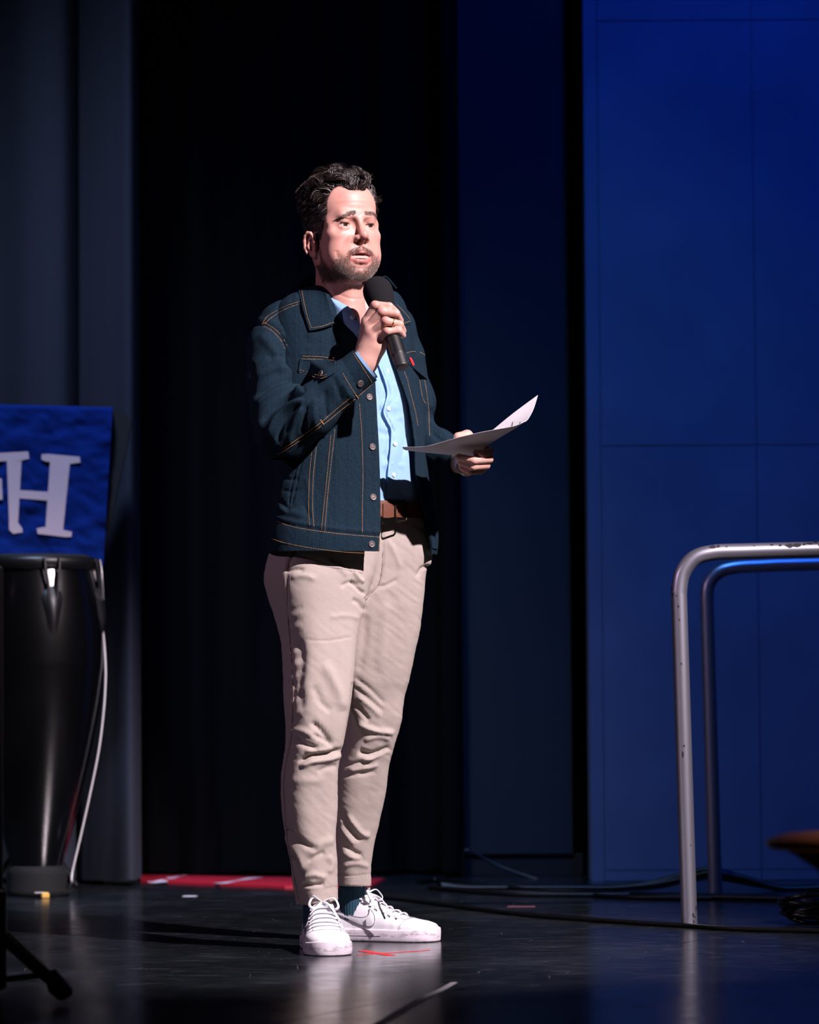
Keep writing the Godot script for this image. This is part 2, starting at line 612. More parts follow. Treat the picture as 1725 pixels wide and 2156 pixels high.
func build_floor_things() -> void:
	# red tape cross at the man's feet
	var c0 := on_floor(800, 2005)
	var t := thing("tape_cross", "thin red tape cross stuck to the floor beside the white shoes", "tape mark", c0)
	for s in [[Vector2(752, 2011), Vector2(905, 2001), 0.006], [Vector2(763, 2002), Vector2(823, 2012), 0.022]]:
		var a := on_floor(s[0].x, s[0].y)
		var b := on_floor(s[1].x, s[1].y)
		var dir := (b - a).normalized()
		var mb := MB.new()
		mb.box(Transform3D(Basis(dir, Vector3.UP, dir.cross(Vector3.UP)), (a + b) * 0.5 + Vector3(0, 0.0004, 0)), Vector3(a.distance_to(b), 0.0006, s[2]), 0.0001)
		part(mb, "tape_strip", M.red_tape, t)
	# red mat with white brush marks along the black curtain
	var q := [on_floor(296, 1845), on_floor(560, 1851), on_floor(812, 1853), on_floor(780, 1866), on_floor(600, 1870), on_floor(296, 1858)]
	t = thing("red_mat", "red floor mat with white streaks along the foot of the black curtain", "mat", (q[0] + q[3]) * 0.5)
	var mb := MB.new()
	var top := PackedVector3Array()
	var bot := PackedVector3Array()
	for p in q:
		top.append(p + Vector3(0, 0.006, 0))
		bot.append(p)
	mb.face(top)
	for k in q.size():
		var k2 := (k + 1) % q.size()
		mb.face(PackedVector3Array([top[k2], top[k], bot[k], bot[k2]]))
	part(mb, "pad", M.red_mat, t)
	for s in [[[357, 1847], [372, 1847], [392, 1842]], [[456, 1859], [485, 1857], [512, 1851], [548, 1848]], [[318, 1856], [330, 1855], [346, 1857]]]:
		mb = MB.new()
		var path := PackedVector3Array()
		for p in s:
			path.append(on_floor(p[0], p[1], 0.0065))
		var cc := curve(path, 5)
		var l := PackedVector3Array()
		var r := PackedVector3Array()
		for k in cc.size():
			var w := 0.085 * sin(PI * (k + 0.3) / (cc.size() + 0.2))
			l.append(cc[k] + Vector3(0.01, 0, -w))
			r.append(cc[k] + Vector3(-0.01, 0, w))
		mb.grid([l, r], false, false)
		part(mb, "white_streak", M.white_mark, t)
	# scraps of pale and yellow tape left on the floor
	var rng := RandomNumberGenerator.new()
	rng.seed = 22
	for s in [[1098, 1909, 58, 3.0, "white_mark", "faded pink strip of tape on the floor in front of the cables", 1], [400, 1887, 28, 3.0, "white_mark", "short white scrap of tape on the floor near the red mat", 0]]:
		var a := on_floor(s[0] - s[2] * 0.5, s[1])
		var b := on_floor(s[0] + s[2] * 0.5, s[1])
		mb = MB.new()
		mb.box(Transform3D(Basis((b - a).normalized(), Vector3.UP, (b - a).normalized().cross(Vector3.UP)), (a + b) * 0.5 + Vector3(0, 0.0005, 0)), Vector3(a.distance_to(b), 0.0008, 0.035), 0.0001)
		var m: Material = M[s[4]]
		if s[6] == 1:
			m = mat("pink_tape", Color8(120, 70, 84), 0.7)
		tag(part(mb, "tape_scrap", m, self), s[5], "tape")
	# matt strip of dark tape lifting off the floor at the front
	mb = MB.new()
	var tp := PackedVector3Array()
	for q2 in [[790, 2162], [840, 2132], [890, 2102], [930, 2084], [957, 2069]]:
		tp.append(on_floor(q2[0], q2[1]))
	var tc := curve(tp, 6)
	var t1 := PackedVector3Array()
	var t2 := PackedVector3Array()
	var t3 := PackedVector3Array()
	for k in tc.size():
		var w := 0.011 * (1.0 - 0.4 * float(k) / tc.size())
		t1.append(tc[k] + Vector3(-w, 0.0008, 0))
		t2.append(tc[k] + Vector3(0, 0.0014, 0))
		t3.append(tc[k] + Vector3(w, 0.0008, 0))
	mb.grid([t1, t2, t3], false, false)
	tag(part(mb, "tape_strip", mat("matt_tape", Color8(132, 130, 136), 0.7), self), "dark matt tape strip peeling off the floor before the shoes", "tape")
	# small pale wooden block with a white strip
	var p := on_floor(95, 1891)
	t = thing("wood_block", "small pale wooden block with a white strip under the drum", "block", p)
	mb = MB.new()
	mb.box(Transform3D(Basis(Vector3.UP, 0.2), p + Vector3(0, 0.008, 0)), Vector3(0.022, 0.016, 0.03), 0.003)
	part(mb, "block", M.pale_wood, t)
	mb = MB.new()
	mb.box(Transform3D(Basis(Vector3.UP, 0.1), p + Vector3(-0.016, 0.0155, 0.0)), Vector3(0.026, 0.0025, 0.01), 0.0005)
	part(mb, "strip", M.white_plastic, t)

func cable(called: String, label: String, pts: Array, r: float, group := "cables along the back of the stage") -> void:
	# pts: [pixel x, pixel y, height above floor]
	var path := PackedVector3Array()
	for q in pts:
		path.append(on_floor(q[0], q[1], q[2] if q.size() > 2 else r))
	var mb := MB.new()
	mb.tube(curve(path, 8), PackedFloat32Array([r]), 8)
	tag(part(mb, called, M.cable, self), label, "cable", group)

func build_cables() -> void:
	cable("floor_cable", "single thin black cable crossing the floor to the front handrail post", [[700, 1880], [860, 1895], [1000, 1913], [1130, 1928], [1300, 1940], [1445, 1949], [1560, 1956], [1800, 1962]], 0.006, "")
	var base := [[930, 1864], [990, 1868], [1090, 1874], [1200, 1876], [1290, 1872], [1380, 1858], [1455, 1840], [1500, 1834], [1560, 1846], [1640, 1872], [1720, 1884], [1850, 1890]]
	var bun := thing("cable_bundle", "bundle of black cables arched against the foot of the back handrail", "cable", on_floor(1300, 1880))
	for k in 5:
		var pts := []
		for j in base.size():
			var q: Array = base[j]
			# the loop leans on the back post, so it rises clear of the floor there
			var zf := on_floor(q[0], 1876.0 - 0.4 * k).z
			var hp := P(q[0], q[1] + [0.0, 4.0, 9.0, 6.0, 2.0][k] + 2.0 * sin(j * 1.7 + k), zf)
			pts.append(hp)
		var path := PackedVector3Array()
		for h in pts:
			path.append(Vector3(h.x, maxf(h.y, 0.009), h.z + 0.012 * k))
		var mb := MB.new()
		mb.tube(curve(path, 8), PackedFloat32Array([[0.011, 0.008, 0.009, 0.005, 0.008][k]]), 8)
		part(mb, "cable", M.cable, bun)
	var more := [[[880, 1856], [925, 1853], [1000, 1864], [1120, 1874], [1240, 1878], [1400, 1886], [1725, 1893]], [[905, 1868], [940, 1872], [1060, 1882], [1200, 1884], [1380, 1884], [1600, 1888], [1740, 1896]], [[925, 1859], [960, 1872], [1040, 1878], [1180, 1881], [1330, 1889], [1500, 1891]]]
	var lab2 := ["flat black cable running from the black curtain along the floor", "black cable lying in front of the cable bundle", "short black cable looping from the curtain foot to the handrail"]
	for k in 3:
		cable("floor_cable", lab2[k], more[k], [0.008, 0.007, 0.006][k])
	# thin cable hanging from the leg curtain down to the floor
	var zf := -3.02
	var mb := MB.new()
	mb.tube(curve(PackedVector3Array([P(975, 1850, zf), P(976, 1800, zf), P(984, 1790, zf), P(1000, 1796, zf), P(1040, 1818, zf + 0.01), P(1090, 1838, zf + 0.03), P(1150, 1857, zf + 0.06)]), 8), PackedFloat32Array([0.004]), 6)
	tag(part(mb, "hanging_cable", M.cable, self), "thin dark cable drooping from the leg curtain below the recessed panel", "cable")
	# coiled glossy cable at the right
	var rng := RandomNumberGenerator.new()
	rng.seed = 5
	var c0 := on_floor(1722, 1944)
	var t := thing("cable_coil", "coil of glossy black cable on the floor by the wooden stool", "cable", c0)
	for k in 11:
		var path := PackedVector3Array()
		var r := rng.randf_range(0.075, 0.115)
		var tilt := Basis(Vector3(rng.randf_range(-1, 1), 0, rng.randf_range(-1, 1)).normalized(), rng.randf_range(0.05, 0.22))
		var mid := c0 + Vector3(rng.randf_range(-0.012, 0.02), 0.02 + 0.0048 * k, rng.randf_range(-0.02, 0.02))
		for s in 41:
			var an := TAU * s / 40 + k
			var q := mid + tilt * Vector3(cos(an) * r, 0.006 * sin(an * 2.0 + k), sin(an) * r * 0.9)
			q.y = maxf(q.y, 0.007)
			path.append(q)
		mb = MB.new()
		mb.tube(path, PackedFloat32Array([0.006]), 8)
		part(mb, "loop", M.black_gloss, t)

func build_stool() -> void:
	# wooden-topped black pedestal stool, close to the camera at the right edge
	var z := 2.3
	var l := P(1612, 1770, z)
	var top_y := P(1700, 1750, z).y
	var r := 0.17
	var c := Vector3(l.x + r, 0, z)
	var t := thing("pedestal_stool", "round wooden stool top on a black pedestal at the stage edge", "stool", c)
	var mb := MB.new()
	mb.lathe(PackedVector2Array([Vector2(0, top_y), Vector2(r - 0.09, top_y), Vector2(r - 0.03, top_y - 0.004), Vector2(r - 0.006, top_y - 0.012), Vector2(r, top_y - 0.02), Vector2(r - 0.01, top_y - 0.027), Vector2(0, top_y - 0.03)]), 48, Transform3D(Basis(), c))
	part(mb, "seat", M.wood, t)
	mb = MB.new()
	mb.lathe(PackedVector2Array([Vector2(r - 0.03, top_y - 0.028), Vector2(r - 0.05, top_y - 0.04), Vector2(0.09, top_y - 0.06), Vector2(0.074, top_y - 0.09), Vector2(0.07, 0.06), Vector2(0.08, 0.04)]), 40, Transform3D(Basis(), c))
	part(mb, "pedestal", M.black_paint, t)
	mb = MB.new()
	mb.lathe(PackedVector2Array([Vector2(0.05, 0.045), Vector2(0.12, 0.04), Vector2(0.145, 0.02), Vector2(0.15, 0.0), Vector2(0, 0)]), 40, Transform3D(Basis(), c))
	part(mb, "foot_plate", M.black_paint, t)

func build_tripod() -> void:
	var z := 1.2
	var ax := P(-3, 1990, z).x
	var c := Vector3(ax, 0, z)
	var t := thing("tripod_stand", "black tripod stand with rubber foot at the stage front", "stand", c)
	var mb := MB.new()
	var hi := P(0, 1196, z).y
	mb.lathe(PackedVector2Array([Vector2(0, hi + 0.004), Vector2(0.006, hi + 0.004), Vector2(0.0085, hi), Vector2(0.0085, 0.1)]), 16, Transform3D(Basis(), c))
	part(mb, "upper_tube", M.black_metal, t)
	mb = MB.new()
	var y1 := P(0, 1880, z).y
	mb.lathe(PackedVector2Array([Vector2(0.008, y1 + 0.01), Vector2(0.013, y1 + 0.006), Vector2(0.0155, y1), Vector2(0.0155, 0.03), Vector2(0.012, 0.026), Vector2(0, 0.026)]), 18, Transform3D(Basis(), c))
	part(mb, "lower_tube", M.black_metal, t)
	var foot := on_floor(142, 2116)
	var dirs := [foot - c, (foot - c).rotated(Vector3.UP, TAU / 3), (foot - c).rotated(Vector3.UP, -TAU / 3)]
	for k in 3:
		var d: Vector3 = dirs[k]
		var top := c + Vector3(0, P(0, 1972, z).y, 0) + d * 0.08
		var knee := c + d * 0.86 + Vector3(0, 0.035, 0)
		mb = MB.new()
		mb.tube(PackedVector3Array([top, top.lerp(knee, 0.5), knee]), PackedFloat32Array([0.015, 0.015, 0.014]), 10, true, 0.8)
		var leg := part(mb, "leg", M.black_metal, t)
		mb = MB.new()
		mb.tube(PackedVector3Array([c + d * 0.75 + Vector3(0, 0.06, 0), c + d * 0.85 + Vector3(0, 0.036, 0), c + d * 0.97 + Vector3(0, 0.02, 0), c + d * 1.0 + Vector3(0, 0.014, 0)]), PackedFloat32Array([0.013, 0.021, 0.019, 0.012]), 10, true, 0.9)
		part(mb, "rubber_foot", M.black_plastic, leg)
		mb = MB.new()
		mb.tube(PackedVector3Array([c + Vector3(0, P(0, 2062, z).y, 0) + d * 0.06, c + d * 0.72 + Vector3(0, 0.055, 0)]), PackedFloat32Array([0.0085]), 8, true, 0.6)
		part(mb, "brace", M.black_metal, t)

func build_drum() -> void:
	var z := -2.25
	var c := P(78, 1840, z)
	c.y = 0.0
	var s := 9.75 / FOC
	var rows := [[1838, 52.0], [1800, 60], [1700, 88], [1600, 112], [1500, 131], [1420, 141], [1380, 143], [1320, 141], [1260, 134], [1210, 124], [1190, 118]]
	var t := thing("conga_drum", "glossy black conga drum standing under the blue towel", "drum", c)
	var prof := PackedVector2Array()
	for r in rows:
		prof.append(Vector2(r[1] * s, P(78, r[0], z).y))
	var lo := prof[0].y
	var smooth := PackedVector2Array()
	for k in prof.size() - 1:
		for q in 6:
			smooth.append(prof[k].cubic_interpolate(prof[k + 1], prof[maxi(k - 1, 0)], prof[mini(k + 2, prof.size() - 1)], q / 6.0))
	smooth.append(prof[-1])
	smooth.reverse()
	var mb := MB.new()
	mb.lathe(smooth, 72, Transform3D(Basis(), c))
	part(mb, "shell", M.drum_lacquer, t)
	var hi := prof[-1].y
	var rt := prof[-1].x
	mb = MB.new()
	mb.lathe(PackedVector2Array([Vector2(0, hi + 0.03), Vector2(rt - 0.015, hi + 0.028), Vector2(rt - 0.002, hi + 0.016), Vector2(rt, hi - 0.004)]), 64, Transform3D(Basis(), c))
	part(mb, "head", M.black_paint, t)
	mb = MB.new()
	mb.lathe(PackedVector2Array([Vector2(rt + 0.001, hi + 0.018), Vector2(rt + 0.012, hi + 0.02), Vector2(rt + 0.017, hi + 0.006), Vector2(rt + 0.014, hi - 0.014), Vector2(rt + 0.001, hi - 0.018)]), 64, Transform3D(Basis(), c))
	part(mb, "rim", M.black_metal, t)
	mb = MB.new()
	mb.lathe(PackedVector2Array([Vector2(0.0, lo + 0.03), Vector2(prof[0].x - 0.004, lo + 0.03), Vector2(prof[0].x + 0.012, lo + 0.014), Vector2(prof[0].x + 0.016, lo - 0.004), Vector2(0.088, 0.016), Vector2(0.094, 0.0), Vector2(0, 0)]), 48, Transform3D(Basis(), c))
	part(mb, "base_stand", M.desk_black, t)
	# tuning lugs: teardrop side plates with a pair of hooks each
	for k in 6:
		var an := deg_to_rad(70.0 - 60.0 * k)
		var d := Vector3(cos(an), 0, sin(an))
		var side := Vector3.UP.cross(d)
		var ya := P(145, 1238, z).y
		var yb := P(145, 1335, z).y
		var ring := []
		for q in 9:
			var f := q / 8.0
			var y := lerpf(ya, yb, f)
			var rad := 0.0
			for j in smooth.size() - 1:
				if smooth[j].y >= y and smooth[j + 1].y <= y:
					rad = smooth[j].x
			var w := 0.031 * sqrt(clampf(f * 6.0, 0.05, 1.0)) * lerpf(1.0, 0.35, clampf((f - 0.25) / 0.75, 0, 1))
			var row := PackedVector3Array()
			for e in 7:
				var g := (e - 3) / 3.0
				row.append(c + d * (rad + 0.016 * (1.0 - g * g) * sin(PI * clampf(f * 0.9 + 0.08, 0, 1)) + 0.001) + side * w * g + Vector3(0, y, 0))
			ring.append(row)
		mb = MB.new()
		mb.grid(ring, false, true)
		var lug := part(mb, "lug", M.black_plastic, t)
		for e in [-1.0, 1.0]:
			mb = MB.new()
			mb.tube(PackedVector3Array([c + d * (rt + 0.02) + side * e * 0.022 + Vector3(0, hi + 0.014, 0), c + d * (rt + 0.026) + side * e * 0.02 + Vector3(0, hi - 0.02, 0), c + d * (rt + 0.03) + side * e * 0.014 + Vector3(0, ya + 0.01, 0), c + d * (rt + 0.034) + side * e * 0.012 + Vector3(0, ya - 0.04, 0)]), PackedFloat32Array([0.0045]), 8)
			part(mb, "hook", M.chrome if k == 1 else M.black_metal, lug)
	# pale tube standing in for the rim highlight along the drum's right side
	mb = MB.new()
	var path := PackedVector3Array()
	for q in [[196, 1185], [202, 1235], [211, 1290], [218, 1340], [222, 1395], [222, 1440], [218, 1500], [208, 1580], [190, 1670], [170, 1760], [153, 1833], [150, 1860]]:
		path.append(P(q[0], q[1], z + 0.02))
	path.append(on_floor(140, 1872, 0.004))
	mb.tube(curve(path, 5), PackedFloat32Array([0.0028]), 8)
	tag(part(mb, "rim_highlight_line", M.white_plastic, self), "thin white line standing in for the rim highlight of the black drum", "cable")

func build_towel() -> void:
	var z := -2.44
	# music stand desk behind the towel, leaning back
	var c := P(60, 1180, z)
	var base := Vector3(c.x, 0, z - 0.19)
	var t := thing("music_stand", "black music stand with rounded desk behind the blue towel", "music stand", base)
	var mb := MB.new()
	var outline := [[-170, 868], [255, 868], [268, 874], [276, 888], [270, 930], [232, 1100], [225, 1120], [-150, 1120]]
	var f := PackedVector3Array()
	var b := PackedVector3Array()
	for q in outline:
		var zz: float = z - 0.035 - 0.05 * (1120.0 - q[1]) / 250.0
		f.append(P(q[0], q[1], zz))
		b.append(P(q[0], q[1], zz) + Vector3(0, 0.0, -0.02))
	mb.face(f)
	var br := b.duplicate()
	br.reverse()
	mb.face(br)
	for k in f.size():
		var k2 := (k + 1) % f.size()
		mb.face(PackedVector3Array([f[k], b[k], b[k2], f[k2]]))
	part(mb, "desk", M.desk_black, t)
	mb = MB.new()
	mb.tube(PackedVector3Array([P(60, 1050, z - 0.09), Vector3(c.x, c.y - 0.12, z - 0.19), base + Vector3(0, 0.12, 0)]), PackedFloat32Array([0.013]), 12)
	part(mb, "pole", M.black_metal, t)
	for k in 3:
		mb = MB.new()
		var d := Vector3(0.15, 0, 0).rotated(Vector3.UP, PI / 2 + TAU * k / 3)
		mb.tube(PackedVector3Array([base + Vector3(0, 0.16, 0), base + d * 0.6 + Vector3(0, 0.08, 0), base + d + Vector3(0, 0.009, 0)]), PackedFloat32Array([0.009]), 8)
		part(mb, "leg", M.black_metal, t)
	# the towel: hangs over the front of the desk and folds over its top
	var rows := []
	var nz := FastNoiseLite.new()
	nz.seed = 3
	nz.frequency = 0.012
	for r in 64:
		var v := r / 63.0
		var row := PackedVector3Array()
		for q in 72:
			var u := q / 71.0
			var xr: float = lerpf(237.0, 217.0, clampf((v - 0.12) / 0.88, 0, 1))
			var x: float = lerpf(-215.0, xr, u)
			var y0: float = lerpf(846.0, 857.0, u)
			var y1: float = lerpf(1172.0, 1190.0, u) + 3.0 * sin(u * 9.0)
			var y: float = lerpf(y0, y1, clampf((v - 0.1) / 0.9, 0, 1))
			var zz := z + 0.004 + nz.get_noise_2d(x, y * 1.6) * 0.014 + 0.007 * sin(x * 0.045 + y * 0.006) * v
			zz -= 0.035 * (1.0 - v)
			if v < 0.1:
				var a := (0.1 - v) / 0.1
				zz -= 0.06 * a + 0.008
				y += 10.0 * a * a
			row.append(P(x, y, zz))
		rows.append(row)
	mb = MB.new()
	mb.grid(rows, false, false)
	var back := []
	for r in rows:
		var row := PackedVector3Array()
		for p in r:
			row.append(p + Vector3(0, -0.002, -0.006))
		back.append(row)
	mb.grid(back, false, true)
	mb.grid([back[-1], rows[-1]], false, true)
	var ra := PackedVector3Array()
	var rb := PackedVector3Array()
	for k in rows.size():
		ra.append(rows[k][-1])
		rb.append(back[k][-1])
	mb.grid([ra, rb], false, false)
	var tw := thing("towel", "royal blue towel with pale serif letters draped over the music stand", "towel", rows[63][36])
	var cl := part(mb, "cloth", M.towel, tw)
	# serif letters sewn on: every piece follows the cloth
	var strokes := [
		[[[-4, 954], [60, 951], [62, 966], [46, 970], [-4, 972]], [[15, 968], [46, 968], [38, 1108], [20, 1108]], [[19, 1100], [38, 1100], [47, 1112], [48, 1121], [28, 1124], [20, 1116]], [[40, 1032], [104, 1036], [100, 1054], [38, 1049]], [[88, 957], [100, 956], [168, 962], [170, 974], [148, 977], [98, 972], [88, 968]], [[106, 970], [148, 973], [133, 1118], [96, 1118]], [[78, 1113], [92, 1110], [135, 1116], [152, 1120], [151, 1130], [140, 1131], [80, 1124]]],
		[[[-110, 953], [-24, 953], [-22, 992], [-34, 992], [-40, 970], [-110, 970]], [[-98, 968], [-70, 968], [-74, 1112], [-98, 1112]], [[-72, 1022], [-12, 1024], [-12, 1040], [-72, 1038]], [[-12, 1006], [4, 1008], [6, 1052], [-10, 1054]], [[-110, 1108], [-44, 1108], [-36, 1084], [-22, 1084], [-26, 1124], [-110, 1122]]],
	]
	for k in 2:
		mb = MB.new()
		for poly in strokes[k]:
			var pts := PackedVector2Array()
			for q in poly:
				pts.append(Vector2(q[0], q[1]))
			# subdivide so the letter follows the folds
			var tri := Geometry2D.triangulate_polygon(pts)
			for e in range(0, tri.size(), 3):
				_letter_tri(mb, rows, pts[tri[e]], pts[tri[e + 1]], pts[tri[e + 2]], 3)
		for e in mb.v.size():
			mb.n.append(Vector3(0.05, 0.1, 0.99).normalized())
		part(mb, "letter", M.letter, cl, "pale serif letter H" if k == 0 else "pale serif letter E")

func _letter_tri(mb: MB, rows: Array, a: Vector2, b: Vector2, c: Vector2, deep: int) -> void:
	if deep > 0 and maxf(a.distance_to(b), maxf(b.distance_to(c), c.distance_to(a))) > 5.0:
		var ab := (a + b) * 0.5
		var bc := (b + c) * 0.5
		var ca := (c + a) * 0.5
		_letter_tri(mb, rows, a, ab, ca, deep - 1)
		_letter_tri(mb, rows, ab, b, bc, deep - 1)
		_letter_tri(mb, rows, ca, bc, c, deep - 1)
		_letter_tri(mb, rows, ab, bc, ca, deep - 1)
		return
	var p := PackedVector3Array()
	for q in [a, b, c]:
		p.append(_on_cloth(rows, q) + Vector3(0, 0, 0.006))
	if (p[2] - p[0]).cross(p[1] - p[0]).z < 0:
		p.reverse()
	mb.face(p)

func _on_cloth(rows: Array, q: Vector2) -> Vector3:
	# depth of the towel where that pixel meets it
	var v := 0.1 + 0.9 * clampf((q.y - 855.0) / 330.0, 0, 1)
	var xr: float = lerpf(237.0, 217.0, clampf((v - 0.12) / 0.88, 0, 1))
	var fu := clampf((q.x + 215.0) / (xr + 215.0), 0, 1) * 71.0
	var fv := v * 63.0
	var r0 := mini(int(fv), 62)
	var c0 := mini(int(fu), 70)
	var z: float = lerpf(lerpf(rows[r0][c0].z, rows[r0][c0 + 1].z, fu - c0), lerpf(rows[r0 + 1][c0].z, rows[r0 + 1][c0 + 1].z, fu - c0), fv - r0)
	return P(q.x, q.y, z)
# ---------------------------------------------------------------- smooth solids (distance fields meshed as surface nets)
class Prim:
	var kind := 0
	var a := Vector3.ZERO
	var ba := Vector3.ZERO
	var il2 := 0.0
	var r1 := 0.0
	var r2 := 0.0
	var inv := Basis()
	var rad := Vector3.ONE
	var k := 0.01
	var y0 := 0.0
	var idy := 1.0
	var tx := PackedFloat32Array()
	var ta := PackedFloat32Array()
	var tz := PackedFloat32Array()
	var tb := PackedFloat32Array()
	var last := 0.0
	var top := 0.0
	var cap_slope := 0.0

	func copy() -> Prim:
		var q := Prim.new()
		for k in ["kind", "a", "ba", "il2", "r1", "r2", "inv", "rad", "k", "y0", "idy", "tx", "ta", "tz", "tb", "last", "top", "cap_slope"]:
			q.set(k, get(k))
		return q

	func d(p: Vector3) -> float:
		if kind == 0:
			var pa := p - a
			var h := clampf(pa.dot(ba) * il2, 0.0, 1.0)
			return (pa - ba * h).length() - (r1 + (r2 - r1) * h)
		if kind == 1:
			var q := inv * (p - a)
			var s := q / rad
			var k0 := s.length()
			if k0 < 1e-5:
				return -0.01
			return k0 * (k0 - 1.0) / (s / rad).length()
		# upright column with its own outline at every height
		var f := clampf((p.y - y0) * idy, 0.0, last)
		var i0 := int(f)
		f -= i0
		var cx := lerpf(tx[i0], tx[i0 + 1], f)
		var ra := lerpf(ta[i0], ta[i0 + 1], f)
		var cz := lerpf(tz[i0], tz[i0 + 1], f)
		var rb := lerpf(tb[i0], tb[i0 + 1], f)
		# rounded-box section, turned by the angle whose cosine and sine are r1 and r2
		var ux := p.x - cx
		var uz := p.z - cz
		var sx := absf(ux * r1 - uz * r2) / ra
		var sz := absf(ux * r2 + uz * r1) / rb
		var k0 := pow(sx * sx * sx + sz * sz * sz, 0.33333)
		var e := -minf(ra, rb)
		if k0 > 1e-3:
			var gx := sx * sx / (k0 * k0 * ra)
			var gz := sz * sz / (k0 * k0 * rb)
			e = (k0 - 1.0) / sqrt(gx * gx + gz * gz)
		var lo: float = y0 + cap_slope * ux
		return maxf(e, maxf(lo - p.y, p.y - top))

static func cap(a: Vector3, b: Vector3, r1: float, r2: float, k := 0.01) -> Prim:
	var q := Prim.new()
	q.a = a
	q.ba = b - a
	q.il2 = 1.0 / maxf(q.ba.length_squared(), 1e-9)
	q.r1 = r1
	q.r2 = r2
	q.k = k
	return q

static func ell(c: Vector3, r: Vector3, k := 0.01, turn := Basis()) -> Prim:
	var q := Prim.new()
	q.kind = 1
	q.a = c
	q.rad = r
	q.k = k
	q.inv = turn.inverse()
	return q

